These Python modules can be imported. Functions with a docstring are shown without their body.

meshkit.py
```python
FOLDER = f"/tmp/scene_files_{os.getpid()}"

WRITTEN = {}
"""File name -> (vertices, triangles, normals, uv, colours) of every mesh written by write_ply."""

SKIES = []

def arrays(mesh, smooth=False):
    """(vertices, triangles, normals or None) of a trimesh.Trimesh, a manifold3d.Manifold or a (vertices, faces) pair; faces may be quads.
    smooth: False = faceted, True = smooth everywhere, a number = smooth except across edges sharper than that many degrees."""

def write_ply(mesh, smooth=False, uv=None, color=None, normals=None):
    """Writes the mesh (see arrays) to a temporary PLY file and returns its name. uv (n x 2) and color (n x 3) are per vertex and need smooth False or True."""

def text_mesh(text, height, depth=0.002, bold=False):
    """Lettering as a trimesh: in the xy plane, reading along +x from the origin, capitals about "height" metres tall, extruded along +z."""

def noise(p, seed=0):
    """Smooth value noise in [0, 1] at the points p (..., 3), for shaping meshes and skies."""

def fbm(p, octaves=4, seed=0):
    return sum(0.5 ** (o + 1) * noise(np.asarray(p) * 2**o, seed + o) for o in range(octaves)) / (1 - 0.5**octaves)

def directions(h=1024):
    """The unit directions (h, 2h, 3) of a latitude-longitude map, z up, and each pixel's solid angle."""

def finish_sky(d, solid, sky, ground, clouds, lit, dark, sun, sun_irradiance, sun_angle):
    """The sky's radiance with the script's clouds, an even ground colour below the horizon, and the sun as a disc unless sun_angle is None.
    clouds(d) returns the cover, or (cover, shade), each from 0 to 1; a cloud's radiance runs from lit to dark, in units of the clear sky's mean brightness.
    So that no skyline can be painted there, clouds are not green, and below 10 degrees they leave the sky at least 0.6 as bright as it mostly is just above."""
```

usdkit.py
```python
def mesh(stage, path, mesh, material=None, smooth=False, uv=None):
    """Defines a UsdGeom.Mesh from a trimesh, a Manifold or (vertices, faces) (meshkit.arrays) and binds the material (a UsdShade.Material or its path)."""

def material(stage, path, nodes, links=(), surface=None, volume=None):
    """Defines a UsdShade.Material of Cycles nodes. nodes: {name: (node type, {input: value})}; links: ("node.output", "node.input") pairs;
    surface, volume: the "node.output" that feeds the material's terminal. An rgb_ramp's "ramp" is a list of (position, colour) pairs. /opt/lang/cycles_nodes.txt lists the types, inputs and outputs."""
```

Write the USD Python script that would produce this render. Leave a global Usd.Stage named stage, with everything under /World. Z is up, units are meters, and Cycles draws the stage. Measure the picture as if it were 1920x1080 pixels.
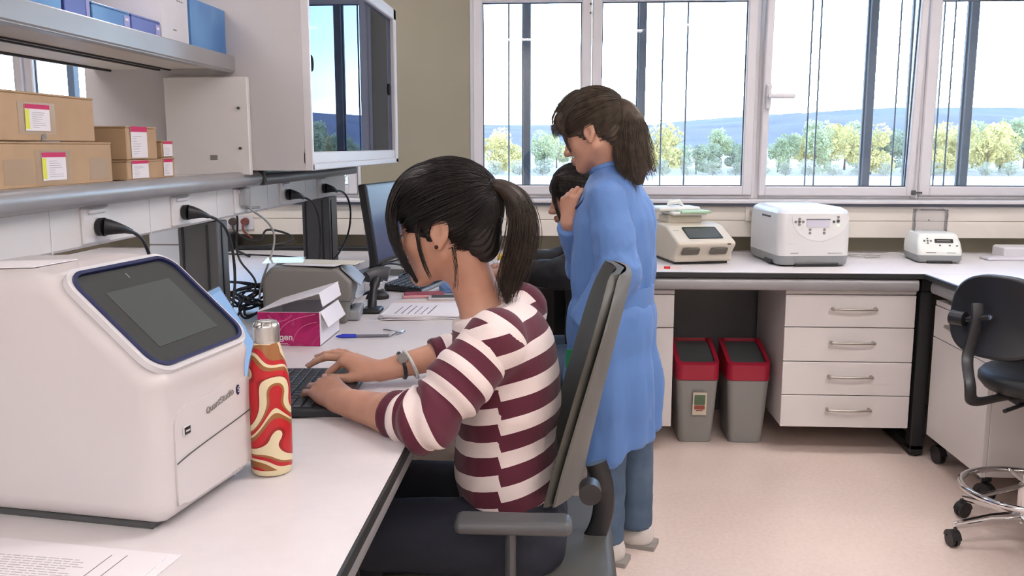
import math, random
import numpy as np
import trimesh
import manifold3d as m3
from shapely.geometry import Polygon, LineString, box as sbox
from shapely import affinity
from scipy.spatial import cKDTree
import usdkit, meshkit
from pxr import Usd, UsdGeom, UsdLux, UsdShade, Gf, Sdf, Vt

stage = Usd.Stage.CreateInMemory()
W = '/World'
UsdGeom.Xform.Define(stage, W)
UsdGeom.Scope.Define(stage, W + '/Looks')

# ------------------------------------------------------------------ camera
EYE = 1.42
FPX = 1700.0
pitch = math.atan((540 - 275) / FPX)
yaw = math.atan(100 / FPX * math.cos(pitch))
fw = Gf.Vec3d(-math.sin(yaw) * math.cos(pitch), math.cos(yaw) * math.cos(pitch), -math.sin(pitch))
cam = UsdGeom.Camera.Define(stage, W + '/Camera')
cam.AddTransformOp().Set(Gf.Matrix4d().SetLookAt(Gf.Vec3d(0, 0, EYE), Gf.Vec3d(0, 0, EYE) + fw, Gf.Vec3d(0, 0, 1)).GetInverse())
cam.CreateHorizontalApertureAttr(36.0)
cam.CreateVerticalApertureAttr(20.25)
cam.CreateFocalLengthAttr(36.0 * FPX / 1920)
cam.CreateClippingRangeAttr(Gf.Vec2f(0.05, 20000))
cam.CreateExposureAttr(0.66)

# ------------------------------------------------------------------ sky, sun
SKY_STRENGTH = 0.46
SUN = 8.0
sky = usdkit.material(stage, W + '/Looks/sky_air', {
    's': ('sky_texture', {'sky_type': 'multiple_scattering', 'sun_disc': False, 'sun_elevation': math.radians(42), 'sun_rotation': math.radians(150), 'altitude': 400.0, 'aerosol_density': 1.6}),
    't': ('texture_coordinate', {}), 'mp': ('mapping', {'scale': (1.0, 1.0, 5.0)}),
    'n': ('noise_texture', {'scale': 2.2, 'detail': 5.0, 'roughness': 0.55}),
    'r': ('rgb_ramp', {'ramp': [(0.42, (0, 0, 0)), (0.68, (0.55, 0.55, 0.55))]}),
    'mx': ('mix_color', {'b': (5.2, 5.4, 5.8)}),
    'b': ('background_shader', {'strength': SKY_STRENGTH})},
    [('t.generated', 'mp.vector'), ('mp.vector', 'n.vector'), ('n.fac', 'r.fac'), ('r.color', 'mx.fac'), ('s.color', 'mx.a'), ('mx.result', 'b.color')], surface='b.background')
dome = UsdLux.DomeLight.Define(stage, W + '/Sky')
UsdShade.MaterialBindingAPI.Apply(dome.GetPrim()).Bind(sky)
sun = UsdLux.DistantLight.Define(stage, W + '/Sun')          # high, behind the building and to the left
sun.CreateIntensityAttr(SUN)
sun.CreateAngleAttr(0.53)
sun.CreateColorAttr(Gf.Vec3f(1.0, 0.95, 0.86))
sun.AddTransformOp().Set(Gf.Matrix4d().SetLookAt(Gf.Vec3d(-30, -60, 60), Gf.Vec3d(0, 0, 0), Gf.Vec3d(0, 0, 1)).GetInverse())
LAMP = 14.5                                                    # radiance of the ceiling panels' diffusers

# ------------------------------------------------------------------ materials
_mats = {}
def pm(name, color, rough=0.5, metal=0.0, var=0.05, scale=6.0, bump=0.0, bscale=200.0, **kw):
    """principled material with slight mottling of its own colour and, where asked, fine relief"""
    if name in _mats:
        return _mats[name]
    c = np.array(color, float)
    nodes = {'t': ('texture_coordinate', {}), 'n': ('noise_texture', {'scale': scale, 'detail': 3.0}),
             'r': ('rgb_ramp', {'ramp': [(0.3, tuple(c * (1 - var))), (0.7, tuple(np.minimum(c * (1 + var), 1)))]}),
             'p': ('principled_bsdf', {'roughness': rough, 'metallic': metal, **kw})}
    links = [('t.object', 'n.vector'), ('n.fac', 'r.fac'), ('r.color', 'p.base_color')]
    if bump:
        nodes['bn'] = ('noise_texture', {'scale': bscale, 'detail': 2.0})
        nodes['bp'] = ('bump', {'strength': bump, 'distance': 0.002})
        links += [('t.object', 'bn.vector'), ('bn.fac', 'bp.height'), ('bp.normal', 'p.normal')]
    _mats[name] = usdkit.material(stage, f'{W}/Looks/{name}', nodes, links, surface='p.BSDF')
    return _mats[name]
def mat(name, nodes, links, surface='p.BSDF', volume=None):
    _mats[name] = usdkit.material(stage, f'{W}/Looks/{name}', nodes, links, surface=surface, volume=volume)
    return _mats[name]

WHITE = pm('white_paint', (0.72, 0.70, 0.69), 0.35, var=0.015)
LAMINATE = pm('white_laminate', (0.70, 0.66, 0.64), 0.4, var=0.02, bump=0.03)
WORKTOP = pm('worktop_laminate', (0.70, 0.665, 0.67), 0.42, var=0.015, scale=40)
BLACK = pm('black_plastic', (0.014, 0.014, 0.016), 0.4)
EDGE = pm('dark_edge_band', (0.018, 0.020, 0.021), 0.4)
DGREY = pm('dark_grey_metal', (0.075, 0.078, 0.082), 0.4)
MGREY = pm('mid_grey_plastic', (0.21, 0.20, 0.19), 0.45)
ALU = pm('brushed_aluminium', (0.50, 0.50, 0.50), 0.36, 0.85, scale=30)
ALUP = pm('grey_rail_paint', (0.33, 0.325, 0.33), 0.35, 0.25)
STEEL = pm('satin_steel', (0.62, 0.60, 0.57), 0.28, 1.0, scale=20)
CHROME = pm('chrome', (0.75, 0.75, 0.76), 0.08, 1.0)
CARD = pm('cardboard', (0.47, 0.32, 0.19), 0.75, var=0.06, scale=14, bump=0.05)
PAPER = pm('white_paper', (0.80, 0.77, 0.80), 0.7, var=0.01)
INK = pm('grey_ink', (0.14, 0.14, 0.16), 0.7)
INST = pm('instrument_white', (0.62, 0.585, 0.585), 0.38, var=0.01)
CREAM = pm('cream_plastic', (0.60, 0.55, 0.45), 0.42, var=0.02)
BEIGE = pm('beige_panel', (0.68, 0.63, 0.56), 0.5, var=0.015)
RED = pm('red_plastic', (0.36, 0.010, 0.035), 0.4)

# ------------------------------------------------------------------ shapes
def cat(*m):
    m = [x for k in m for x in (k if isinstance(k, (list, tuple)) else [k])]
    return trimesh.util.concatenate(m)
def tm(man):
    g = man.to_mesh()
    return trimesh.Trimesh(g.vert_properties[:, :3], g.tri_verts, process=False)
def bx(x0, x1, y0, y1, z0, z1, b=0.002):
    """box with chamfered edges from its bounds"""
    if x1 < x0: x0, x1 = x1, x0
    if y1 < y0: y0, y1 = y1, y0
    if z1 < z0: z0, z1 = z1, z0
    b = min(b, (x1 - x0) * .45, (y1 - y0) * .45, (z1 - z0) * .45)
    if b <= 0:
        m = trimesh.creation.box([x1 - x0, y1 - y0, z1 - z0])
        return m.apply_translation([(x0 + x1) / 2, (y0 + y1) / 2, (z0 + z1) / 2])
    p = []
    for sx in (0, 1):
        for sy in (0, 1):
            for sz in (0, 1):
                X, Y, Z = (x0, x1)[sx], (y0, y1)[sy], (z0, z1)[sz]
                dx, dy, dz = b * (1 - 2 * sx), b * (1 - 2 * sy), b * (1 - 2 * sz)
                p += [(X, Y + dy, Z + dz), (X + dx, Y, Z + dz), (X + dx, Y + dy, Z)]
    return tm(m3.Manifold.hull_points(np.array(p)))
def rbx(x0, x1, y0, y1, z0, z1, r=0.01, seg=12):
    """box with round edges"""
    s = m3.Manifold.sphere(r, seg)
    return tm(m3.Manifold.batch_hull([s.translate((x, y, z)) for x in (x0 + r, x1 - r) for y in (y0 + r, y1 - r) for z in (z0 + r, z1 - r)]))
def rrect(w, h, r, n=6, cx=0, cy=0):
    """rounded rectangle polygon centred at cx, cy"""
    return affinity.translate(sbox(-w / 2 + r, -h / 2 + r, w / 2 - r, h / 2 - r).buffer(r, quad_segs=n), cx, cy)
def ext(poly, d, axis='z', at=0.0):
    """extrusion of a polygon: in xy along z, in (x,z) along y, or in (y,z) along x, from `at` to at+d"""
    m = trimesh.creation.extrude_polygon(poly, abs(d), engine='earcut')
    if d < 0:
        m.apply_translation([0, 0, d])
    v = m.vertices.copy()
    if axis == 'y':
        m = trimesh.Trimesh(np.c_[v[:, 0], v[:, 2] + at, v[:, 1]], m.faces[:, ::-1], process=False)
    elif axis == 'x':
        m = trimesh.Trimesh(np.c_[v[:, 2] + at, v[:, 0], v[:, 1]], m.faces, process=False)
    else:
        m.apply_translation([0, 0, at])
    return m
def cyl(a, b, r, r2=None, n=20, cap=True):
    """round bar from a to b"""
    a, b = np.array(a, float), np.array(b, float)
    return loft([a, b], [r, r if r2 is None else r2], n)
def frames(p):
    p = np.asarray(p, float)
    t = np.gradient(p, axis=0)
    t /= np.linalg.norm(t, axis=1, keepdims=True) + 1e-12
    u = np.zeros_like(p)
    a = np.array([0, 0, 1.0]) if abs(t[0, 2]) < 0.9 else np.array([1.0, 0, 0])
    a = a - t[0] * (a @ t[0]); u[0] = a / np.linalg.norm(a)
    for i in range(1, len(p)):
        a = u[i - 1] - t[i] * (u[i - 1] @ t[i]); u[i] = a / (np.linalg.norm(a) + 1e-12)
    return t, u, np.cross(t, u)
def loft(p, r, n=12, sq=1.0):
    """tube along the points p with radius r (number or one per point); sq flattens it across its second axis"""
    p = np.asarray(p, float); r = np.broadcast_to(r, (len(p),))
    t, u, w = frames(p)
    ang = np.arange(n) * 2 * np.pi / n
    v = p[:, None] + r[:, None, None] * (np.cos(ang)[None, :, None] * u[:, None] + sq * np.sin(ang)[None, :, None] * w[:, None])
    k = len(p); v = v.reshape(-1, 3)
    i, j = np.meshgrid(np.arange(k - 1), np.arange(n), indexing='ij')
    q = np.stack([i * n + j, i * n + (j + 1) % n, (i + 1) * n + (j + 1) % n, (i + 1) * n + j], -1).reshape(-1, 4)
    f = np.vstack([q[:, [0, 1, 2]], q[:, [0, 2, 3]]])
    v = np.vstack([v, p[:1], p[-1:]])
    j = np.arange(n)
    f = np.vstack([f, np.c_[np.full(n, k * n), (j + 1) % n, j], np.c_[np.full(n, k * n + 1), (k - 1) * n + j, (k - 1) * n + (j + 1) % n]])
    return trimesh.Trimesh(v, f, process=False)
def spline(pts, n=40):
    from scipy.interpolate import CubicSpline
    pts = np.asarray(pts, float)
    s = np.r_[0, np.cumsum(np.linalg.norm(np.diff(pts, axis=0), axis=1) ** 0.7 + 1e-6)]
    return CubicSpline(s, pts)(np.linspace(0, s[-1], n))
def wire(pts, r=0.003, n=40, seg=8):
    return loft(spline(pts, n), r, seg)
def lathe(prof, n=48, at=(0, 0, 0)):
    """profile of (radius, height) turned about z"""
    m = trimesh.creation.revolve(np.array(prof, float), sections=n)
    return m.apply_translation(at)
def rotm(axis, deg):
    return trimesh.transformations.rotation_matrix(math.radians(deg), axis)
def xf(m, rot=None, loc=None, about=(0, 0, 0)):
    """rot: list of (axis, degrees) about a point, then a shift"""
    m = m.copy()
    m.apply_translation(-np.array(about, float))
    for ax, d in rot or []:
        m.apply_transform(rotm(ax, d))
    m.apply_translation(np.array(about, float))
    if loc is not None:
        m.apply_translation(loc)
    return m
X_, Y_, Z_ = (1, 0, 0), (0, 1, 0), (0, 0, 1)
def text(s, h, depth=0.0006, bold=False):
    return meshkit.text_mesh(s, h, depth, bold)
def place(m, o, ex, ey):
    """carry a flat mesh (x along ex, y along ey, z along ex x ey) to the point o"""
    ex, ey = np.array(ex, float), np.array(ey, float)
    ex /= np.linalg.norm(ex); ey = ey - ex * (ex @ ey); ey /= np.linalg.norm(ey)
    T = np.eye(4); T[:3, 0], T[:3, 1], T[:3, 2], T[:3, 3] = ex, ey, np.cross(ex, ey), o
    m = m.copy(); m.apply_transform(T)
    return m

# ------------------------------------------------------------------ scene tree
_used = {}
def numbered(path):
    k = _used.get(path, 0); _used[path] = k + 1
    return path if k == 0 else f'{path}_{k:03d}'
class Thing:
    def __init__(s, prim, M=None):
        s.prim, s.path, s.M = prim, str(prim.GetPath()), M
def tag(prim, label=None, category=None, group=None, kind=None):
    for k, v in (('label', label), ('category', category), ('group', group), ('kind', kind)):
        if v: prim.SetCustomDataByKey(k, v)
def thing(name, label, category, loc=(0, 0, 0), rotz=0.0, group=None, kind=None, local=False):
    """an Xform at the thing's base. Parts are given in room coordinates unless local=True"""
    x = UsdGeom.Xform.Define(stage, numbered(f'{W}/{name}'))
    x.AddTranslateOp().Set(Gf.Vec3d(*map(float, loc)))
    if rotz: x.AddRotateZOp().Set(float(rotz))
    tag(x.GetPrim(), label, category, group, kind)
    M = None
    if not local:
        M = np.eye(4); M[:3, 3] = -np.array(loc, float)
        M = rotm(Z_, -rotz) @ M if rotz else M
    return Thing(x.GetPrim(), M)
def obj(name, mesh, m, parent=None, smooth=35, label=None, kind=None, category=None, group=None, attr=None):
    path = numbered(f'{parent.path if parent else W}/{name}')
    M = parent.M if parent else None
    if isinstance(mesh, (list, tuple)): mesh = cat(*mesh)
    if hasattr(mesh, 'to_mesh'): mesh = tm(mesh)
    if M is not None:
        mesh = mesh.copy(); mesh.apply_transform(M)
    g = usdkit.mesh(stage, path, mesh, m, True if attr else smooth)
    for k, v in (attr or {}).items():
        UsdGeom.PrimvarsAPI(g).CreatePrimvar(k, Sdf.ValueTypeNames.FloatArray, 'vertex').Set(Vt.FloatArray.FromNumpy(np.asarray(v, np.float32)))
    tag(g.GetPrim(), label, category, group, kind)
    return Thing(g.GetPrim(), M)
def curves(name, strands, width, m, parent, label=None):
    """many hairs as one BasisCurves part"""
    path = numbered(f'{parent.path}/{name}')
    c = UsdGeom.BasisCurves.Define(stage, path)
    pts = np.concatenate(strands)
    if parent.M is not None:
        pts = pts @ parent.M[:3, :3].T + parent.M[:3, 3]
    c.CreatePointsAttr(Vt.Vec3fArray.FromNumpy(pts.astype(np.float32)))
    c.CreateCurveVertexCountsAttr(Vt.IntArray.FromNumpy(np.array([len(s) for s in strands], np.int32)))
    c.CreateTypeAttr('linear')
    w = np.concatenate([np.linspace(1, 0.35, len(s)) * width for s in strands])
    c.CreateWidthsAttr(Vt.FloatArray.FromNumpy(w.astype(np.float32)))
    c.SetWidthsInterpolation('vertex')
    UsdShade.MaterialBindingAPI.Apply(c.GetPrim()).Bind(m)
    tag(c.GetPrim(), label)
    return c
def copyof(t, loc, rotz=0.0, label=None, group=None, scale=None):
    was = t.prim.GetCustomData()
    x = UsdGeom.Xform.Define(stage, numbered(W + '/' + t.path.rsplit('/', 1)[1].rstrip('0123456789').rstrip('_')))
    p = x.GetPrim()
    p.GetReferences().AddInternalReference(t.path)
    p.SetInstanceable(True)
    x.ClearXformOpOrder()
    x.AddTranslateOp(opSuffix='at').Set(Gf.Vec3d(*map(float, loc)))
    if rotz: x.AddRotateZOp(opSuffix='turn').Set(float(rotz))
    if scale is not None: x.AddScaleOp(opSuffix='size').Set(Gf.Vec3f(*np.broadcast_to(scale, 3).astype(float).tolist()))
    tag(p, label or was.get('label'), was.get('category'), group or was.get('group'))
    return Thing(p)
def struct(name, mesh, m, label, parent=None, smooth=35):
    return obj(name, mesh, m, parent, smooth, label, kind='structure')

# ================================================================== THE ROOM
OLIVE = pm('olive_wall_paint', (0.29, 0.262, 0.192), 0.7, var=0.02, bump=0.05)
FLOOR = mat('vinyl_floor', {'t': ('texture_coordinate', {}), 'n': ('noise_texture', {'scale': 3.0, 'detail': 4.0}), 'n2': ('noise_texture', {'scale': 60.0, 'detail': 3.0}),
    'r': ('rgb_ramp', {'ramp': [(0.3, (0.76, 0.62, 0.545)), (0.7, (0.80, 0.66, 0.58))]}), 'r2': ('rgb_ramp', {'ramp': [(0.35, (0.93, 0.93, 0.93)), (0.65, (1, 1, 1))]}),
    'mx': ('mix_color', {'blend_type': 'multiply', 'fac': 1.0}), 'p': ('principled_bsdf', {'roughness': 0.3})},
    [('t.object', 'n.vector'), ('t.object', 'n2.vector'), ('n.fac', 'r.fac'), ('n2.fac', 'r2.fac'), ('r.color', 'mx.a'), ('r2.color', 'mx.b'), ('mx.result', 'p.base_color')])
CEIL = pm('ceiling_tile', (0.75, 0.74, 0.72), 0.8, var=0.02)
WALLW = pm('white_wall_paint', (0.66, 0.64, 0.61), 0.7, var=0.02)
PVC = pm('white_window_frame', (0.62, 0.605, 0.62), 0.35, var=0.01)
XL, XR, YN, YB, ZC = -4.6, 3.0, -2.4, 5.0, 2.8
struct('floor', bx(XL - .2, XR + .2, YN - .2, YB + .3, -0.2, 0, 0), FLOOR, 'pinkish beige vinyl floor of the laboratory')
struct('ceiling', bx(XL - .2, XR + .2, YN - .2, YB + .3, ZC, ZC + .2, 0), CEIL, 'pale ceiling above the laboratory')
struct('wall_left', bx(XL - .2, XL, YN, YB + .3, 0, ZC, 0), WALLW, 'white wall at the far left of the laboratory')
struct('wall_right', bx(XR, XR + .2, YN, YB + .3, 0, ZC, 0), WALLW, 'white wall to the right of the corner bench')
struct('wall_front', bx(XL, XR, YN - .2, YN, 0, ZC, 0), WALLW, 'white wall behind the camera')
O1, O2, ZS, ZH = (-3.75, -1.127), (-0.52, XR), 1.14, 2.26
struct('wall_back', [bx(XL, XR, YB, YB + .3, 0, ZS, 0), bx(XL, XR, YB, YB + .3, ZH, ZC, 0), bx(XL, O1[0], YB, YB + .3, ZS, ZH, 0), bx(O1[1], O2[0], YB, YB + .3, ZS, ZH, 0)], OLIVE, 'olive grey window wall behind the corner bench')

# glass lets the daylight through and mirrors a little at grazing angles
GLASS = mat('window_glass', {'f': ('fresnel', {'IOR': 1.5}), 'a': ('transparent_bsdf', {'color': (0.96, 0.98, 0.98)}), 'g': ('glossy_bsdf', {'roughness': 0.0, 'color': (1, 1, 1)}), 'm': ('mix_closure', {})},
    [('f.fac', 'm.fac'), ('a.BSDF', 'm.closure1'), ('g.BSDF', 'm.closure2')], surface='m.closure')
GASKET = pm('black_gasket', (0.03, 0.03, 0.035), 0.6)
def sash(parent, x0, x1, z0, z1, y, w=0.05, wb=0.05, d=0.06, tilt=0.0):
    """one casement: four frame bars, a gasket and a pane; x0..x1 is the outer size"""
    def tl(m): return xf(m, [(X_, tilt)], about=(0, y + d, z0)) if tilt else m
    obj('sash_frame', tl(cat(bx(x0, x0 + w, y, y + d, z0, z1, .006), bx(x1 - w, x1, y, y + d, z0, z1, .006), bx(x0 + w - .004, x1 - w + .004, y, y + d, z0, z0 + wb, .006), bx(x0 + w - .004, x1 - w + .004, y, y + d, z1 - w, z1, .006))), PVC, parent)
    g, q = 0.004, y + d * .45
    obj('gasket', tl(cat(bx(x0 + w - g, x0 + w + g, q, q + .012, z0 + wb, z1 - w, 0), bx(x1 - w - g, x1 - w + g, q, q + .012, z0 + wb, z1 - w, 0), bx(x0 + w, x1 - w, q, q + .012, z0 + wb - g, z0 + wb + g, 0), bx(x0 + w, x1 - w, q, q + .012, z1 - w - g, z1 - w + g, 0))), GASKET, parent)
    obj('pane', tl(bx(x0 + w, x1 - w, q + .003, q + .009, z0 + wb, z1 - w, 0)), GLASS, parent, False)
def window(name, label, x0, x1, parts, fb=0.02):
    t = thing(name, label, None, ((x0 + x1) / 2, YB + .05, ZS), kind='structure')
    obj('outer_frame', cat(bx(x0, x0 + .022, YB + .0, YB + .1, ZS, ZH, .004), bx(x1 - .022, x1, YB, YB + .1, ZS, ZH, .004), bx(x0 + .02, x1 - .02, YB, YB + .1, ZS, ZS + fb, .004), bx(x0 + .02, x1 - .02, YB, YB + .1, ZH - .03, ZH, .004)), PVC, t)
    for a, b, kw in parts:
        sash(t, a, b, ZS + fb, ZH - .03, YB - .02, **kw)
    return t
w1 = window('window_1', 'white framed windows behind the shelf rack at the left', O1[0], O1[1], [(-3.73, -3.01, {}), (-3.0, -2.2, {}), (-2.19, -1.15, {})])
w2 = window('window_2', 'fixed double window with white frame left of the tilted sash', O2[0], 1.026, [(-0.50, 0.134, {'w': .052}), (0.138, 1.006, {'w': .052})])
obj('hinge_cap', cat(cyl((.128, YB - .024, 2.165), (.128, YB - .014, 2.165), .006), cyl((.128, YB - .024, 2.12), (.128, YB - .014, 2.12), .006)), DGREY, w2)
w3 = window('window_3', 'white window whose sash is tilted open into the room', 1.026, 1.87, [(1.040, 1.858, {'w': .038, 'tilt': 3.2})])
obj('window_handle', xf(cat(rbx(1.052, 1.078, YB - .045, YB - .018, 1.62, 1.75, .008), rbx(1.056, 1.195, YB - .075, YB - .055, 1.676, 1.70, .008), cyl((1.066, YB - .06, 1.688), (1.066, YB - .03, 1.688), .009)), [(X_, 3.2)], about=(0, YB + .04, ZS)), PVC, w3, label='white lever handle of the tilted window')
obj('corner_hinge', cat(bx(1.845, 1.862, YB - .05, YB - .02, 1.165, 1.19), bx(1.862, 1.90, YB - .035, YB - .02, 1.172, 1.182)), DGREY, w3)
w4 = window('window_4', 'white framed window at the right end of the back wall', 1.87, XR - .01, [(1.885, XR - .02, {'w': .06})])
trim = thing('trim_1', 'white window sill with dark underside above the beige panel', None, (0, 4.92, ZS), kind='structure')
obj('sill_board', bx(XL, XR, 4.845, YB, 1.124, 1.141, .003), PVC, trim)
obj('sill_underside', bx(XL, XR, 4.85, YB, 1.110, 1.124, 0), pm('sill_dark_strip', (.05, .055, .08), .5), trim)  # thin dark strip along the underside edge of the sill
trim2 = thing('trim_2', 'beige service duct panel along the wall under the window sill', None, (0, 4.93, .95), kind='structure')
obj('duct_panel', [bx(XL, .44, 4.872, YB, .945, 1.032, .002), bx(XL, .44, 4.872, YB, 1.034, 1.11, .002)], BEIGE, trim2)
obj('duct_panel', [bx(.442, XR, 4.872, YB, .945, 1.032, .002), bx(.442, XR, 4.872, YB, 1.034, 1.11, .002)], BEIGE, trim2)

# unseen lamps on the ceiling; rear ones added to brighten camera-facing faces
LIT = mat('lamp_diffuser', {'e': ('emission', {'color': (1.0, 0.93, 0.925), 'strength': LAMP})}, [], surface='e.emission')
for i, (x, y) in enumerate([(-2.1, 1.5), (.95, 1.7), (-1.5, 3.85), (1.45, 3.75), (-1.6, -.7), (.3, -1.1), (-.6, -1.9), (1.9, -.6), (2.25, 2.0)]):
    t = thing('unseen_ceiling_light', 'unseen ceiling light panel added to light the laboratory', 'ceiling light', (x, y, ZC), group='unseen ceiling light panels', local=True)
    obj('frame', [bx(-.62, .62, -.17, -.15, -.03, 0), bx(-.62, .62, .15, .17, -.03, 0), bx(-.62, -.6, -.15, .15, -.03, 0), bx(.6, .62, -.15, .15, -.03, 0)], WHITE, t)
    obj('diffuser', bx(-.6, .6, -.15, .15, -.012, -.006, 0), LIT, t, False)

# ================================================================== OUTDOORS
YARD = pm('white_gravel_yard', (0.62, 0.61, 0.60), 0.9, var=0.06, scale=0.2)
FIELD = pm('dry_field', (0.34, 0.285, 0.255), 0.95, var=0.2, scale=0.004)
ZG = -4.0
struct('ground_yard', bx(-500, 600, YB + 1.0, 174, ZG - .3, ZG, 0), YARD, 'bright white yard outside the windows')
struct('ground_field', bx(-2600, 3200, 174, 2600, ZG - .35, ZG - .05, 0), FIELD, 'dry pale fields beyond the row of trees')
def hill_mesh(x0, x1, y0, y1, top, seed, nx=160, ny=26):
    xs, ys = np.linspace(x0, x1, nx), np.linspace(0, 1, ny)
    Xg, T = np.meshgrid(xs, ys, indexing='ij')
    ridge = np.array([top(x) for x in xs])[:, None]
    n = meshkit.fbm(np.stack([Xg / 500, T * 4, np.zeros_like(T) + seed], -1), 4, seed)
    Z = ridge * np.sin(np.pi * np.clip(T, 0, 1) * .5) ** 1.3 * (0.82 + 0.36 * (n - .5) * (1 - T)) + (n - .5) * 40 * T
    Yg = y0 + (y1 - y0) * T
    v = np.stack([Xg, Yg, Z + ZG - 1], -1).reshape(-1, 3)
    i, j = np.meshgrid(np.arange(nx - 1), np.arange(ny - 1), indexing='ij')
    a = (i * ny + j).ravel()
    return trimesh.Trimesh(v, np.vstack([np.c_[a, a + ny, a + ny + 1], np.c_[a, a + ny + 1, a + 1]]), process=False)
def ridge(pts):
    px, pv = zip(*pts)
    return lambda x: float(np.interp(x, px, pv))
HILLN = pm('near_hill_hazed', (0.118, 0.108, 0.128), 0.95, var=0.22, scale=0.004)  # grey blue of distance haze is put into the base colour
HILLF = pm('far_hill_hazed', (0.128, 0.128, 0.178), 0.95, var=0.12, scale=0.002)  # bluer still: more haze painted into the farther ridge
far = lambda u, v, D: ((u - 1060) / 1700 * D, (275 - v) / 1700 * D)
R1 = [(far(u, v, 3900)) for u, v in ((-1500, 230), (300, 215), (600, 222), (905, 226), (1000, 232), (1100, 236), (1220, 224), (1290, 222), (1350, 216), (1400, 206), (1440, 198), (1490, 205), (1530, 204), (1600, 214), (1640, 206), (1700, 208), (2600, 230))]
R2 = [(far(u, v, 6000)) for u, v in ((-1500, 215), (500, 222), (900, 228), (1200, 226), (1400, 206), (1500, 202), (1560, 196), (1640, 190), (1700, 192), (1760, 188), (1840, 190), (1900, 195), (2100, 190), (2800, 215))]
struct('hill_near', hill_mesh(-5200, 4200, 2300, 3900, ridge(R1), 3), HILLN, 'hills with haze painted into their grey blue on the horizon behind the trees', smooth=True)
struct('hill_far', hill_mesh(-7800, 6200, 4300, 6000, ridge(R2), 7), HILLF, 'farther ridge painted pale blue for haze rising at the right of the horizon', smooth=True)

def tree_meshes(seed, h, w, kind):
    r = random.Random(seed); rs = np.random.default_rng(seed)
    trunk = loft(spline([(0, 0, -.1), (r.uniform(-.2, .2), .1, h * .3), (r.uniform(-.3, .3), 0, h * .62)], 8), np.linspace(.22, .07, 8) * h / 9, 7)
    for _ in range(4):
        a, z = r.uniform(0, 6.28), h * r.uniform(.25, .5)
        trunk = cat(trunk, loft(spline([(0, 0, z), (math.cos(a) * w * .25, math.sin(a) * w * .25, z + h * .15)], 4), np.linspace(.08, .03, 4) * h / 9, 5))
    n = 2600
    c = rs.normal(0, 1, (n, 3)); c /= np.linalg.norm(c, axis=1, keepdims=True)
    lobes = rs.uniform(-1, 1, (9, 3)) * [w * .33, w * .33, h * .34] + [0, 0, h * .53]
    lob = rs.integers(0, 9, n)
    rad = (np.array([w * .27, w * .27, h * .2]) * rs.uniform(.7, 1.15, (9, 1)))[lob]
    p = lobes[lob] + c * rad * rs.uniform(.55, 1.05, (n, 1)) ** .5
    p = p[p[:, 2] > h * .04]; n = len(p)
    s = rs.uniform(.16, .36, n)[:, None] * h / 9
    a = rs.normal(0, 1, (n, 3)); a /= np.linalg.norm(a, axis=1, keepdims=True)
    b = np.cross(a, rs.normal(0, 1, (n, 3))); b /= np.linalg.norm(b, axis=1, keepdims=True)
    v = np.stack([p - a * s, p + b * s * .6, p + a * s, p - b * s * .6], 1).reshape(-1, 3)
    k = np.arange(n) * 4
    return trunk, trimesh.Trimesh(v, np.vstack([np.c_[k, k + 1, k + 2], np.c_[k, k + 2, k + 3]]), process=False)
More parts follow.
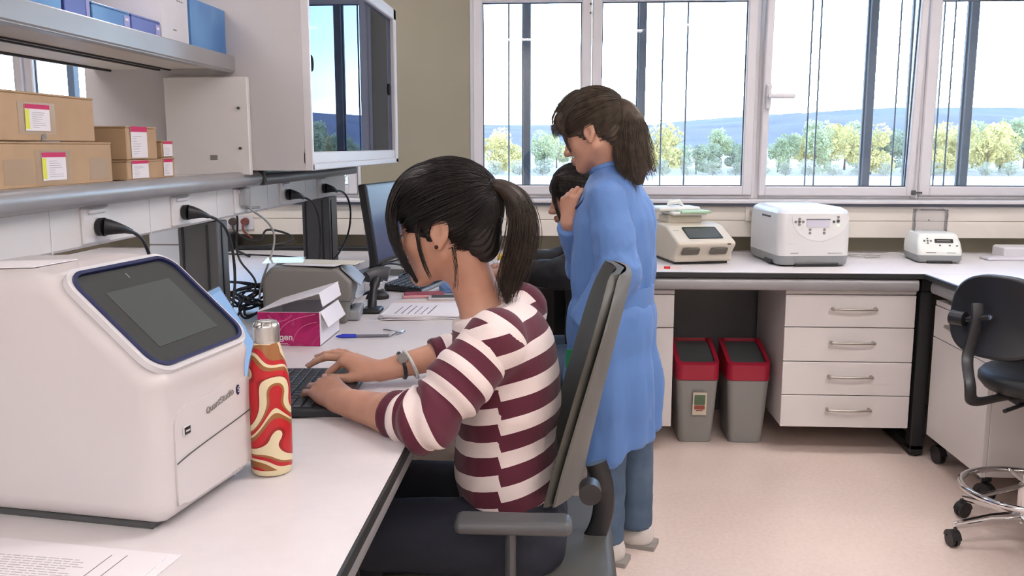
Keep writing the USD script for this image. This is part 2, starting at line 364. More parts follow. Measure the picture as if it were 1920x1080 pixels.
def leaf(name, col):
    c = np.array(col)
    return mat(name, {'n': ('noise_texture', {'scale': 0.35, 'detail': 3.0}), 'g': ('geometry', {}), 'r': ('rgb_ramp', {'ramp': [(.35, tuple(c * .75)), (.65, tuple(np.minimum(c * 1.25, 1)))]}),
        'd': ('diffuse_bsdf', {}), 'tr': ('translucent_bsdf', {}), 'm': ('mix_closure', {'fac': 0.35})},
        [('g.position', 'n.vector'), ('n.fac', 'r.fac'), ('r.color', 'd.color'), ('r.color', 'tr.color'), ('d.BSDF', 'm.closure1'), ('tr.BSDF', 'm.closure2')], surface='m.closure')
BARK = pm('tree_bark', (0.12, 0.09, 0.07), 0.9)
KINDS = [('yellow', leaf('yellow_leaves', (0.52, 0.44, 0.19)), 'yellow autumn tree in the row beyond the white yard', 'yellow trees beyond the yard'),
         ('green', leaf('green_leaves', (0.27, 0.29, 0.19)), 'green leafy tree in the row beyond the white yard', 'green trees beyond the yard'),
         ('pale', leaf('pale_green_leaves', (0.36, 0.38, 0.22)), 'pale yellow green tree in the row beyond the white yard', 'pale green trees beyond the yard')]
protos = {}
def put_tree(k, seed, x, y, s, rot):
    key = (k, seed % 2)
    if key not in protos:
        t = thing('tree', KINDS[k][2], 'tree', (x, y, ZG), 0, KINDS[k][3], local=True)
        tr, cr = tree_meshes(11 * k + seed % 2 + 5, 9.0, 7.0 if k != 2 else 6.0, k)
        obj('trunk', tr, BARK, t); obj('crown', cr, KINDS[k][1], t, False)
        protos[key] = t
    else:
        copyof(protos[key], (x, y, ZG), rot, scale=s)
rt = random.Random(5); tn = 0
for u, v, k in [(925, 262, 0), (948, 258, 0), (1018, 262, 2), (1045, 258, 0), (1075, 250, 1), (1228, 238, 0), (1252, 250, 0), (1275, 275, 2), (1302, 272, 1), (1325, 270, 1), (1345, 268, 2), (1372, 264, 1), (1396, 262, 1),
                (1446, 270, 2), (1468, 262, 2), (1495, 250, 0), (1515, 244, 2), (1540, 240, 0), (1566, 240, 0), (1590, 244, 2), (1618, 246, 0), (1650, 256, 1), (1672, 250, 1), (1690, 250, 1), (1722, 246, 0), (1745, 242, 0), (1772, 242, 0), (1795, 244, 2),
                (1820, 238, 0), (1842, 240, 0), (1865, 240, 2), (1886, 246, 0), (1906, 255, 1), (1940, 250, 0), (1975, 250, 2), (2010, 246, 1), (2050, 250, 0)]:
    D = (186, 203, 220, 237)[tn % 4] + rt.uniform(-2, 2); tn += 1
    top = (275 - v) / 1700 * D - (ZG - EYE)
    s = top / 8.0
    put_tree(k, rt.randrange(2), (u + rt.uniform(-4, 4) - 1060) / 1700 * D, D, s, rt.uniform(0, 360))
for x, y, k, s in [(-24.5, 100, 1, .62), (-28.5, 104, 2, .72), (-34, 100, 1, .8), (-47, 120, 0, .9), (-60, 130, 2, 1.0), (-80, 150, 1, 1.0)]:
    put_tree(k, int(x) % 2, x, y, s, x * 7)

SHL = leaf('grey_green_leaves', (0.34, 0.33, 0.24))
sp_ = None
for i in range(26):
    x = -18 + i * 4.6 + rt.uniform(-.25, .25); yy = 176.5 + rt.uniform(-.4, .4); k = rt.uniform(.72, .98)
    if sp_ is None:
        sp_ = thing('shrub', 'grey green shrub in the low hedge before the trees', 'shrub', (x, yy, ZG), 0, 'hedge shrubs beyond the yard', local=True)
        tr, cr = tree_meshes(77, 3.2, 4.2, 0)
        obj('stem', tr, BARK, sp_); obj('foliage', cr, SHL, sp_, False)
    else:
        copyof(sp_, (x, yy, ZG), rt.uniform(0, 360), scale=k)

# grey posts and cables of the sun screen outside the glass
POST = pm('grey_blue_post', (0.075, 0.078, 0.09), 0.5, 0.2)
for i, (x, where) in enumerate([(-2.96, 'behind the boxes at the far left'), (-.226, 'left of the standing person'), (.438, 'behind the ponytail of the standing person'), (1.105, 'beside the middle window frame'), (1.737, 'behind the tilted sash'), (1.985, 'at the right edge of the tilted sash'), (2.288, 'at the far right window')]):
    t = thing('facade_post', 'grey vertical post outside the glass ' + where, 'post', (x, 5.42, ZS - .3), local=True)
    obj('post_profile', [bx(-.021, .021, -.03, .03, 0, 1.7, .003), bx(-.03, -.021, .0, .02, 0, 1.7, 0)], POST, t)
    obj('foot_bracket', bx(-.04, .04, -.12, .05, -.02, .01, .003), POST, t)
for i, x in enumerate([-.335, .56, .70, 1.405, 1.455, 1.90, 2.14, 2.2]):
    obj('screen_cable', [cyl((x, 5.45, ZS - .3), (x, 5.45, 2.6), .0045, n=8), cyl((x, 5.45, ZS - .32), (x, 5.45, ZS - .26), .012, n=8)], POST, label='thin vertical cable stretched outside the window glass', category='cable', group='thin cables outside the windows')
for i, x in enumerate([-3.6, -2.7]):
    obj('screen_cable', [cyl((x, 5.45, ZS - .3), (x, 5.45, 2.6), .0045, n=8), cyl((x, 5.45, ZS - .32), (x, 5.45, ZS - .26), .012, n=8)], POST, label='thin vertical cable stretched outside the window glass', category='cable', group='thin cables outside the windows')
struct('facade_ledge', bx(XL, XR, YB + .3, YB + .52, ZS - .4, ZS - .32, .004), POST, 'narrow ledge outside carrying the sun screen posts')

# ================================================================== BENCHES
ZT = 0.86
t = thing('island_worktop', 'white laminate worktop of the long bench on the left with grey front rail', 'worktop', (-1.1, 2.4, ZT - .09))
obj('top_panel', bx(-2.15, -.297, .72, 4.10, ZT - .022, ZT, .0015), WORKTOP, t)
obj('edge_band', [bx(-.305, -.293, .72, 4.10, ZT - .024, ZT - .001, .002), bx(-2.15, -.293, .712, .722, ZT - .024, ZT - .001, .002)], EDGE, t, label='dark edge band')
def rail_prof(r=.027):
    return Polygon([(-.03, -.026)] + [(r * .55 * math.cos(a) , r * math.sin(a)) for a in np.linspace(-1.45, 1.45, 14)] + [(-.03, .026)])
def rail_y(x, y0, y1, z, flip=1, m=ALUP):
    p = rail_prof()
    g = ext(p, y1 - y0, 'y', y0)
    if flip < 0: g = trimesh.Trimesh(g.vertices * [-1, 1, 1], g.faces[:, ::-1], process=False)
    return g.apply_translation([x, 0, z])
def rail_x(y, x0, x1, z):
    p = affinity.scale(rail_prof(), -1, 1, origin=(0, 0))
    return ext(p, x1 - x0, 'x', x0).apply_translation([0, y, z])
obj('front_rail', rail_y(-.318, .74, 4.06, ZT - .054), ALUP, t, label='rounded grey front rail')
t = thing('wall_worktop', 'white laminate worktop of the bench along the window wall with black edge', 'worktop', (.3, 4.5, ZT - .09))
obj('top_panel', bx(-2.6, XR - .01, 4.106, YB - .002, ZT - .020, ZT, .0015), WORKTOP, t)
obj('edge_band', bx(-.29, 1.605, 4.098, 4.108, ZT - .024, ZT - .001, .002), EDGE, t, label='black edge band')
obj('front_rail', rail_x(4.118, -.24, 1.585, ZT - .056), ALUP, t, label='rounded grey front rail')
t = thing('corner_worktop', 'white laminate worktop of the side bench at the right edge', 'worktop', (2.2, 2.6, ZT - .09))
obj('top_panel', bx(1.610, XR - .01, 1.0, 4.10, ZT - .022, ZT, .0015), WORKTOP, t)
obj('edge_band', bx(1.601, 1.612, 1.0, 4.10, ZT - .024, ZT - .001, .002), EDGE, t, label='black edge band')
obj('front_rail', rail_y(1.632, 1.02, 4.06, ZT - .056, -1), ALUP, t, label='rounded grey front rail')
def bench_leg(label, x, y, depth, along='y', foot=None):
    t = thing('steel_trestle', label, 'trestle', (x, y, 0))
    if along == 'y':
        obj('post', bx(x - .03, x + .03, y, y + .07, .03, ZT - .086, .004), BLACK, t)
        obj('foot', [bx(x - .03, x + .03, y, y + depth, 0.012, .055, .004), cyl((x, y + .03, 0), (x, y + .03, .02), .022), cyl((x, y + depth - .03, 0), (x, y + depth - .03, .02), .022)], BLACK, t)
        obj('arm', bx(x - .025, x + .025, y, y + depth, ZT - .086, ZT - .026, .004), BLACK, t)
    return t
bench_leg('black steel bench frame in the corner right of the drawer unit', 1.636, 4.135, .75)
bench_leg('black steel bench frame left of the waste bins', -.02, 4.20, .7)
bench_leg('black steel bench frame of the side bench beyond the right edge', 1.70, 2.2, .06)
bench_leg('black steel bench frame under the far end of the long bench', -1.0, 3.6, .06)
t = thing('back_panel', 'grey panel closing the knee space behind the waste bins', 'panel', (.77, 4.86, .1))
obj('panel_sheet', bx(-.25, 1.6, 4.86, 4.878, .0, ZT - .03), pm('grey_melamine', (.16, .16, .16), .5), t)
t = thing('back_panel', 'grey panel in the middle under the long bench', 'panel', (-1.15, 2.4, .1))
obj('panel_sheet', bx(-1.16, -1.14, 1.35, 4.0, .0, ZT - .03), pm('grey_melamine', (.16, .16, .16), .5), t)

# ---- drawer units and cabinets
def handle_x(xc, y, z, w=.19):
    """bowed bar pull on a front facing -y"""
    p = [(xc - w / 2, y, z), (xc - w / 2, y - .022, z), (xc - w / 4, y - .030, z), (xc, y - .032, z), (xc + w / 4, y - .030, z), (xc + w / 2, y - .022, z), (xc + w / 2, y, z)]
    return cat(loft(p[1:-1], .0055, 10, 1.0), cyl(p[0], (xc - w / 2, y - .026, z), .0075, n=12), cyl(p[-1], (xc + w / 2, y - .026, z), .0075, n=12))
HAND = pm('dull_steel_handle', (.42, .39, .35), .35, .9)
t = thing('drawer_unit', 'white four drawer unit hanging under the wall bench right of the waste bins', 'drawer unit', (1.3, 4.45, .128))
obj('carcass', [bx(1.014, 1.592, 4.17, 4.75, .128, .776, .002), bx(1.012, 1.594, 4.152, 4.19, .757, .778, .002)], LAMINATE, t)
for z0, z1 in ((.130, .2805), (.2845, .4395), (.4435, .6005), (.6045, .753)):
    d = obj('drawer', bx(1.012, 1.594, 4.15, 4.169, z0, z1, .0015), LAMINATE, t)
    obj('handle', handle_x(1.318, 4.15, (z0 + z1) / 2 + .012), HAND, d, label='dull steel bar handle')
t = thing('bench_cabinet', 'white cabinet with one drawer and a door left of the waste bins', 'cabinet', (.25, 4.45, .12))
obj('carcass', [bx(.02, .504, 4.17, 4.75, .122, .768, .002), bx(.018, .508, 4.152, 4.19, .750, .769, .002)], LAMINATE, t)
d = obj('drawer', bx(.018, .507, 4.15, 4.169, .5945, .746, .0015), LAMINATE, t); obj('handle', handle_x(.26, 4.15, .675), HAND, d)
d = obj('door', bx(.018, .507, 4.15, 4.169, .12, .5905, .0015), LAMINATE, t); obj('handle', handle_x(.26, 4.15, .55), HAND, d)
def handle_y(x, yc, z, w=.19, s=-1):
    m = handle_x(0, 0, 0, w)
    return xf(m, [(Z_, -90 if s < 0 else 90)]).apply_translation([x, yc, z])
t = thing('bench_cabinet', 'white wheeled pedestal with a drawer above a door beside the black swivel chair', 'cabinet', (1.9, 3.87, .1))
obj('carcass', [bx(1.68, 2.2, 3.545, 4.10, .122, .742, .002), bx(1.662, 1.70, 3.545, 4.10, .722, .744, .002)], LAMINATE, t)
d = obj('drawer', bx(1.66, 1.679, 3.547, 4.10, .580, .719, .0015), LAMINATE, t); obj('handle', handle_y(1.66, 3.83, .655, .2), HAND, d)
obj('door', bx(1.66, 1.679, 3.547, 4.10, .12, .576, .0015), LAMINATE, t)
def caster(x, y, z=0.0, r=.03, ang=0.0):
    w = cat(cyl((-.014, 0, r), (-.003, 0, r), r, n=18), cyl((.003, 0, r), (.014, 0, r), r, n=18), cyl((-.006, 0, r), (.006, 0, r), .009, n=10))
    hood = trimesh.creation.annulus(r * .55, r * 1.08, .034, sections=20)
    hood = xf(hood, [(Y_, 90)]).apply_translation([0, 0, r])
    hood = trimesh.intersections.slice_mesh_plane(hood, [0, 0, 1], [0, 0, r * 1.1], cap=False)
    m = cat(w, cyl((0, .012, r), (0, .012, r * 2.5), .006, n=10))
    return xf(m, [(Z_, ang)]).apply_translation([x, y, z]), xf(hood, [(Z_, ang)]).apply_translation([x, y, z])
for x, y, a in ((1.70, 3.59, 30), (1.70, 4.05, 10), (2.16, 3.59, 50), (2.16, 4.05, 0)):
    a_, b_ = caster(x, y, 0, .04, a)
    obj('caster', [a_, b_, bx(x - .02, x + .02, y - .01, y + .035, .09, .124)], BLACK, t)
t = thing('bench_cabinet', 'white cabinet under the near end of the long bench', 'cabinet', (-.7, 1.05, .1))
obj('carcass', bx(-1.1, -.36, .80, 1.30, .10, .775, .002), LAMINATE, t)
d = obj('door', bx(-.358, -.342, .802, 1.298, .10, .773, .0015), LAMINATE, t); obj('handle', xf(handle_x(0, 0, 0, .15), [(Z_, 90)]).apply_translation([-.342, .92, .68]), HAND, d)
obj('plinth', bx(-1.08, -.40, .82, 1.28, 0, .10), BLACK, t)

# ---- waste bins
def ccw(p):
    from shapely.geometry.polygon import orient
    return np.array(orient(p, 1.0).exterior.coords)[:-1]
BING = pm('grey_bin_plastic', (.27, .265, .25), .5, var=.02)
BINL = pm('dark_grey_lid', (.07, .08, .08), .5)
def bin_(label, x, y, sticker):
    t = thing('waste_bin', label, 'waste bin', (x, y, 0), 1.0, 'pair of waste bins', local=True)
    secs = []
    for z, w, d in ((0, .150, .22), (.006, .160, .23), (.30, .196, .285), (.315, .198, .287)):
        secs.append((z, rrect(w, d, .03, 5)))
    def shell(secs):
        rings = [np.c_[np.array(p.exterior.coords)[:-1], np.full(len(p.exterior.coords) - 1, z)] for z, p in secs]
        n = len(rings[0]); v = np.vstack(rings + [rings[0].mean(0)[None], rings[-1].mean(0)[None]])
        f = []
        for k in range(len(rings) - 1):
            for j in range(n):
                a, b, c, e = k * n + j, k * n + (j + 1) % n, (k + 1) * n + (j + 1) % n, (k + 1) * n + j
                f += [(a, b, c), (a, c, e)]
        K = len(rings) * n
        f += [(K, (j + 1) % n, j) for j in range(n)] + [(K + 1, K - n + j, K - n + (j + 1) % n) for j in range(n)]
        g = trimesh.Trimesh(v, f, process=False); g.fix_normals(); return g
    b = obj('body', shell(secs), BING, t)
    obj('liner_edge', shell([(.314, rrect(.19, .28, .03, 5)), (.322, rrect(.19, .28, .03, 5))]), BINL, t)
    side = Polygon([(-.146, .318), (.146, .318), (.146, .462), (.120, .470), (-.130, .402), (-.146, .392)])
    ring = m3.Manifold(m3.Mesh(np.asarray(ext(side, .208, 'x', -.104).vertices, np.float32), np.asarray(ext(side, .208, 'x', -.104).faces, np.uint32)))
    body = m3.CrossSection([ccw(rrect(.206, .292, .034, 6))]).extrude(.6)
    inner = m3.CrossSection([ccw(rrect(.166, .252, .02, 5))]).extrude(.6)
    obj('rim', tm((ring ^ body) - inner), RED, t, label='red rim')
    lid = Polygon([(-.124, .372), (.124, .438), (.124, .452), (.0, .428), (-.124, .386)])
    obj('flap_lid', ext(lid, .164, 'x', -.082), BINL, t, label='dark grey tilting lid')
    if sticker:
        y0 = -.131
        n = np.array([0, -1, 0.0])
        f0 = place(ext(sbox(0, 0, .066, .115), .0008), (-.022, -.1400, .145), (1, 0, 0), (0, -.105, 1))
        s = obj('sticker', f0, pm('cream_sticker', (.62, .56, .44), .6), t, label='cream product sticker')
        obj('sticker_picture', [place(ext(rrect(.052, .05, .004), .0006, at=.0009), (.011, -.1478, .222), (1, 0, 0), (0, -.105, 1))], pm('sticker_green', (.10, .16, .09), .6), s)
        obj('sticker_picture', [place(ext(rrect(.050, .022, .003), .0006, at=.0009), (.011, -.1441, .184), (1, 0, 0), (0, -.105, 1)), place(ext(sbox(-.016, 0, .016, .004), .0006, at=.0009), (.011, -.1425, .166), (1, 0, 0), (0, -.105, 1))], pm('sticker_red', (.30, .07, .05), .6), s)
    return t
bin_('left grey waste bin with red rim and a product sticker on its front', .640, 4.40, True)
bin_('right grey waste bin with red rim and a plain front', .882, 4.405, False)

# ================================================================== SHELF RACK
t = thing('shelf_rack', 'grey shelf rack with two shelves and white socket channel standing on the long bench', 'shelf rack', (-1.2, 2.6, ZT))
RX = -1.03
for y0, y1 in ((1.20, 1.32), (2.63, 2.715), (3.92, 4.06)):
    u = obj('upright', [bx(-1.150, RX, y0, y1, ZT, 1.20, .003), bx(-1.150, RX - .03, y0 + .01, y1 - .01, 1.2, 1.303, .003)], pm('upright_grey', (.105, .108, .11), .45, .2), t)
    obj('channel_strip', [bx(-1.138, -1.132, y0 - .003, y0 + .002, ZT, 1.19, 0), bx(-1.064, -1.058, y0 - .003, y0 + .002, ZT, 1.19, 0), bx(RX - .002, RX + .003, y0 + .03, y0 + .036, ZT, 1.19, 0)], BLACK, u)
obj('lower_shelf', bx(-1.44, -.995, 1.0, 2.758, 1.302, 1.336, .002), WHITE, t)
obj('lower_shelf', bx(-1.44, -.985, 2.775, 4.20, 1.296, 1.322, .002), ALUP, t)
def nose(x, y0, y1, z, h, dpt=.018):
    p = Polygon([(-.02, -h / 2)] + [(dpt * math.cos(a) - .002, h / 2 * math.sin(a)) for a in np.linspace(-1.5, 1.5, 12)] + [(-.02, h / 2)])
    return ext(p, y1 - y0, 'y', y0).apply_translation([x, 0, z])
obj('shelf_nose', nose(-.992, 1.0, 2.90, 1.320, .046, .02), ALUP, t, label='rounded grey front rail of the lower shelf')
obj('shelf_nose', nose(-.975, 2.905, 4.20, 1.313, .034, .012), pm('grey_steel_rail', (.13, .13, .135), .4, .3), t)
obj('end_cap', bx(-1.02, -.968, 2.895, 2.91, 1.297, 1.345, .004), DGREY, t)
obj('upper_shelf', [bx(-1.44, -1.01, 1.0, 2.87, 1.652, 1.672, .002)], pm('shelf_underside', (.62, .58, .52), .5), t)
obj('groove', [bx(-1.24, -1.232, 1.0, 2.83, 1.648, 1.654, 0), bx(-1.205, -1.199, 1.0, 2.83, 1.648, 1.654, 0), bx(-1.395, -1.385, 1.0, 2.85, 1.646, 1.654, 0)], GASKET, t)
obj('shelf_front', [bx(-1.022, -1.0, 1.0, 2.875, 1.644, 1.690, .003), bx(-1.03, -1.004, 1.0, 2.872, 1.640, 1.650, .002), nose(-1.012, 1.0, 2.872, 1.667, .046, .014)], ALUP, t, label='grey front edge of the upper shelf')
obj('end_cap', rbx(-1.08, -.992, 2.868, 2.90, 1.650, 1.70, .012), DGREY, t, label='dark end cap')
e = obj('end_panel', bx(-1.215, -.957, 2.735, 2.757, 1.334, 1.628, .003), WHITE, t, label='white end panel with small holes')
obj('screw', [cyl((-.985, 2.728, z), (-.985, 2.737, z), .004, n=10) for z in (1.535, 1.415)], DGREY, e)
obj('sticker', [bx(-1.080, -1.058, 2.7335, 2.736, 1.380, 1.395, 0)], MGREY, e)
PL = pm('socket_plate', (.76, .75, .76), .35)
ch = obj('socket_channel', [bx(-1.13, -1.026, 1.0, 4.215, 1.205, 1.298, .006)], WHITE, t, label='white socket channel under the lower shelf')
for y in (1.919, 2.364, 2.817, 3.274, 3.773):
    s = obj('socket', [bx(-1.03, -1.018, y - .055, y + .06, 1.212, 1.292, .004), bx(-1.022, -1.0125, y - .035, y + .035, 1.276, 1.288, .003)], PL, t)
    obj('socket_well', xf(trimesh.creation.annulus(.0185, .0215, .004, sections=24), [(Y_, 90)]).apply_translation([-1.0175, y, 1.247]), WHITE, s)
obj('channel_joint', [bx(-1.0275, -1.0245, y, y + .003, 1.206, 1.297, 0) for y in (1.75, 2.19, 2.63, 3.09, 3.55)], PL, t, kind='stuff')
sk = obj('socket', [rbx(-1.03, -.995, 2.79, 2.84, 1.235, 1.292, .006), cyl((-1.01, 2.83, 1.228), (-.985, 2.88, 1.226), .005, n=8)], pm('clear_socket', (.7, .7, .7), .1, transmission_weight=.6), t, label='clear plastic socket cover')

# plugs with their cables
RUB = pm('black_cable', (.012, .012, .014), .45)
GRC = pm('grey_cable', (.42, .41, .39), .5)
def plug(label, y, pts, m=RUB):
    t = thing('power_plug', label, 'plug', (-1.0, y, 1.247))
    x = -1.013
    obj('plug_body', cat(cyl((x, y, 1.247), (x + .012, y, 1.247), .0195, .0205, 24), loft([(x + .012, y, 1.247), (x + .022, y + .004, 1.246), (x + .034, y + .014, 1.243), (x + .04, y + .036, 1.238), (x + .042, y + .058, 1.232)], [.0195, .017, .013, .0085, .006], 16)), m, t)
    obj('cable', wire([(x + .042, y + .052, 1.233)] + pts, .0042, 60), m, t)
plug('black power plug nearest the front in the white socket channel', 1.919, [(-.965, 2.02, 1.205), (-.965, 2.055, 1.14), (-.97, 2.06, 1.0), (-.98, 2.05, .93), (-1.0, 2.0, .866)])
plug('black power plug above the first grey upright with its cable hanging down', 2.364, [(-.955, 2.49, 1.20), (-.955, 2.545, 1.13), (-.958, 2.56, 1.02), (-.965, 2.53, .93), (-.96, 2.46, .868)])
plug('black power plug with a long cable hanging in front of the second upright', 3.274, [(-.955, 3.38, 1.215), (-.95, 3.45, 1.15), (-.95, 3.47, 1.05), (-.955, 3.44, .95), (-.97, 3.44, .868)])
plug('black power plug at the far end of the socket channel beside the window', 3.773, [(-.955, 3.90, 1.22), (-.95, 3.98, 1.15), (-.955, 3.97, 1.06), (-.97, 3.80, .96), (-.99, 3.55, .868)])
obj('hanging_cable', wire([(-1.0, 2.83, 1.228), (-.99, 2.95, 1.18), (-.985, 3.02, 1.12), (-.985, 2.97, 1.05), (-.99, 2.88, .97), (-.99, 2.86, .90), (-.99, 2.90, .867)], .0036, 60), GRC, label='thin grey cable hanging in a curve from the clear socket', category='cable')
obj('hanging_cable', wire([(-1.05, 2.85, 1.21), (-1.06, 2.87, 1.13), (-1.05, 2.87, 1.05), (-1.0, 2.86, .98), (-1.04, 2.83, .90), (-1.06, 2.85, .866)], .0036, 50), RUB, label='black cable hanging below the clear socket beside the upright', category='cable')

# ---- wall cabinet with dark sliding glass
GLZ = mat('dark_sliding_glass', {'f': ('fresnel', {'IOR': 1.7}), 'a': ('principled_bsdf', {'base_color': (.012, .013, .016), 'roughness': .3, 'specular_ior_level': 0.0}), 'g': ('glossy_bsdf', {'roughness': 0.0, 'color': (.60, .68, .88)}), 'm': ('mix_closure', {})},
    [('f.fac', 'm.fac'), ('a.BSDF', 'm.closure1'), ('g.BSDF', 'm.closure2')], surface='m.closure')
CX, CY0, CY1, CZ0, CZ1 = -.770, 2.76, 4.20, 1.347, 2.03
t = thing('wall_cabinet', 'large light grey cabinet with dark mirroring sliding glass above the socket channel', 'cabinet', (-1.1, 3.5, CZ0))
CABG = pm('light_grey_cabinet', (.52, .50, .50), .5, var=.015)
obj('carcass', [bx(-1.47, CX - .02, CY0, CY0 + .02, CZ0, CZ1, .001), bx(-1.47, CX - .02, CY1 - .02, CY1, CZ0, CZ1, .001), bx(-1.47, CX - .02, CY0 + .02, CY1 - .02, CZ0, CZ0 + .02, .001), bx(-1.47, CX - .02, CY0 + .02, CY1 - .02, CZ1 - .02, CZ1, .001), bx(-1.47, -1.45, CY0 + .02, CY1 - .02, CZ0 + .02, CZ1 - .02, 0)], CABG, t)
obj('front_frame', [bx(CX - .025, CX, CY0 - .001, CY0 + .016, CZ0, CZ1, .002), bx(CX - .025, CX, CY1 - .055, CY1 + .001, CZ0, CZ1, .004), bx(CX - .025, CX, CY0, CY1, CZ0, CZ0 + .022, .003), bx(CX - .03, CX - .006, CY0, CY1, CZ0 + .02, CZ0 + .058, .003), bx(CX - .025, CX, CY0, CY1, CZ1 - .05, CZ1, .004)], PVC, t, label='white sliding track frame')
p1 = obj('glass_door', bx(CX - .016, CX - .011, CY0 + .016, 3.58, CZ0 + .056, CZ1 - .048, 0), GLZ, t, False)
obj('finger_pull', xf(trimesh.creation.cylinder(.025, .006, sections=28), [(Y_, 90)]).apply_translation([CX - .010, CY0 + .045, 1.672]), pm('matt_black_pull', (.012, .012, .014), .9, specular_ior_level=.1), p1, label='round black finger pull')
p2 = obj('glass_door', bx(CX - .022, CX - .017, 3.50, CY1 - .054, CZ0 + .056, CZ1 - .048, 0), GLZ, t, False)
obj('finger_pull', xf(trimesh.creation.cylinder(.025, .006, sections=28), [(Y_, 90)]).apply_translation([CX - .016, CY1 - .115, 1.672]), pm('matt_black_pull', (.012, .012, .014), .9), p2, label='round black finger pull')

# ================================================================== BOXES
MAG = pm('magenta_label_head', (.58, .02, .12), .6)
YEL = pm('yellow_label_stripe', (.75, .78, .08), .6)
TAPE = mat('clear_tape', {'a': ('transparent_bsdf', {'color': (.97, .95, .92)}), 'g': ('principled_bsdf', {'base_color': (.66, .55, .42), 'roughness': .15}), 'm': ('mix_closure', {'fac': .22})}, [('a.BSDF', 'm.closure1'), ('g.BSDF', 'm.closure2')], surface='m.closure')
def label_on(parent, o, ex, w, h, yellow=False, seed=0, tape=False):
    """printed paper label: o its lower left corner, ex its reading direction, up along z"""
    r = random.Random(seed)
    if tape: obj('clear_tape', place(ext(rrect(w * 1.5, h * 1.22, .001, cx=w / 2, cy=h * .47), .0004), np.array(o), ex, Z_), TAPE, parent)
    s = obj('shipping_label', place(ext(sbox(0, 0, w, h), .0006, at=.0006), o, ex, Z_), PAPER, parent, label='white label with magenta head')
    obj('label_head', place(ext(sbox(0, h * .83, w, h), .0004, at=.0013), o, ex, Z_), MAG, s)
    if yellow: obj('label_stripe', place(ext(sbox(0, h * .06, w * .16, h * .80), .0004, at=.0013), o, ex, Z_), YEL, s)
    k = []
    for i in range(8):
        x0 = w * (.28 if yellow else .12); L = w * r.uniform(.2, .6); z = h * (.12 + .08 * i)
        k.append(ext(sbox(x0, z, x0 + L, z + h * .018), .0003, at=.0013))
    obj('label_print', place(cat(k), o, ex, Z_), pm('faint_print', (.45, .44, .46), .7), s)
def carton(label, x0, x1, y0, y1, z0, z1, labels=(), rot=0, m=CARD, group=None, flap=True):
    t = thing('cardboard_box', label, 'cardboard box', ((x0 + x1) / 2, (y0 + y1) / 2, z0), 0, group)
    obj('box_body', bx(x0, x1, y0, y1, z0, z1 - .004, .002), m, t)
    if flap:
        ym = (x0 + x1) / 2
        obj('top_flap', bx(x0 - .001, ym - .0015, y0 - .001, y1 + .001, z1 - .004, z1, .001), m, t)
        obj('top_flap', bx(ym + .0015, x1 + .001, y0 - .001, y1 + .001, z1 - .004, z1, .001), m, t)
    for l in labels: label_on(t, **l)
    return t
FX = -1.08
fl = lambda y, z: (FX + .0008, y, z)
t = carton('large cardboard box with magenta headed label lying on top of the other large box', -1.33, FX, 1.45, 2.055, 1.4315, 1.529, [dict(o=fl(1.783, 1.452), ex=Y_, w=.088, h=.053, yellow=True, seed=1, tape=True)])
obj('torn_tape', place(ext(Polygon([(0, 0), (.02, .004), (.016, .014), (.004, .012)]), .001), fl(1.835, 1.433), Y_, Z_), MGREY, t)
t = carton('large cardboard box with magenta headed label at the bottom of the left stack', -1.33, FX, 1.42, 2.125, 1.3375, 1.4300, [dict(o=fl(1.83, 1.350), ex=Y_, w=.090, h=.058, yellow=True, seed=2, tape=True)])
obj('clear_tape', place(ext(sbox(0, 0, .09, .05), .0004), fl(2.02, 1.345), Y_, Z_), TAPE, t)
obj('clear_tape', place(ext(sbox(0, 0, .10, .05), .0004), fl(1.70, 1.345), Y_, Z_), TAPE, t)
carton('brown cardboard box with white label on its corner, stacked beside the large boxes', -1.25, FX, 2.205, 2.372, 1.3875, 1.470, [dict(o=fl(2.225, 1.392), ex=Y_, w=.088, h=.078, seed=3)])
carton('brown cardboard box under the labelled brown box beside the large stack', -1.25, FX, 2.200, 2.395, 1.3375, 1.3865, [dict(o=fl(2.222, 1.341), ex=Y_, w=.090, h=.044, seed=4)])
carton('small cardboard box with magenta label, upper one next to the white end panel', -1.20, FX, 2.402, 2.470, 1.3915, 1.436, [dict(o=fl(2.406, 1.394), ex=Y_, w=.056, h=.040, seed=5)])
carton('small cardboard box with magenta label, lower one next to the white end panel', -1.20, FX, 2.398, 2.474, 1.3375, 1.3905, [dict(o=fl(2.402, 1.342), ex=Y_, w=.056, h=.044, seed=6)])
BLU = mat('printed_blue_card', {'t': ('texture_coordinate', {}), 's': ('separate_xyz', {}), 'n': ('noise_texture', {'scale': 5.0, 'detail': 2.0}), 'r': ('rgb_ramp', {'ramp': [(.3, (.05, .18, .48)), (.7, (.14, .34, .64))]}), 'p': ('principled_bsdf', {'roughness': .35})},
    [('t.object', 'n.vector'), ('n.fac', 'r.fac'), ('r.color', 'p.base_color')])
BLU2 = pm('violet_blue_card', (.10, .13, .45), .35)
WBOX = pm('white_card', (.68, .68, .72), .5)
def kit(label, y0, y1, z1, m, x1=-1.03, x0=-1.20, white_end=.18):
    t = thing('reagent_box', label, 'box', ((x0 + x1) / 2, (y0 + y1) / 2, 1.6725), 0)
    z0 = 1.6725
    obj('box_body', bx(x0, x1, y0, y1, z0, z1, .0015), m, t)
    obj('lid_seam', bx(x0 - .0008, x1 + .0008, y0 - .0008, y1 + .0008, z1 - .006, z1 - .0045, 0), pm('navy_line', (.01, .02, .10), .4), t)
    if white_end:
        L = y1 - y0
        obj('box_label', bx(x1, x1 + .0012, y1 - L * white_end, y1 - .002, z0 + .004, z1 - .010, 0), pm('lilac_label', (.34, .36, .66), .5), t)
        obj('box_mark', bx(x1 + .001, x1 + .0016, y1 - L * white_end * .8, y1 - L * white_end * .3, z1 - .022, z1 - .016, 0), PAPER, t)
    return t
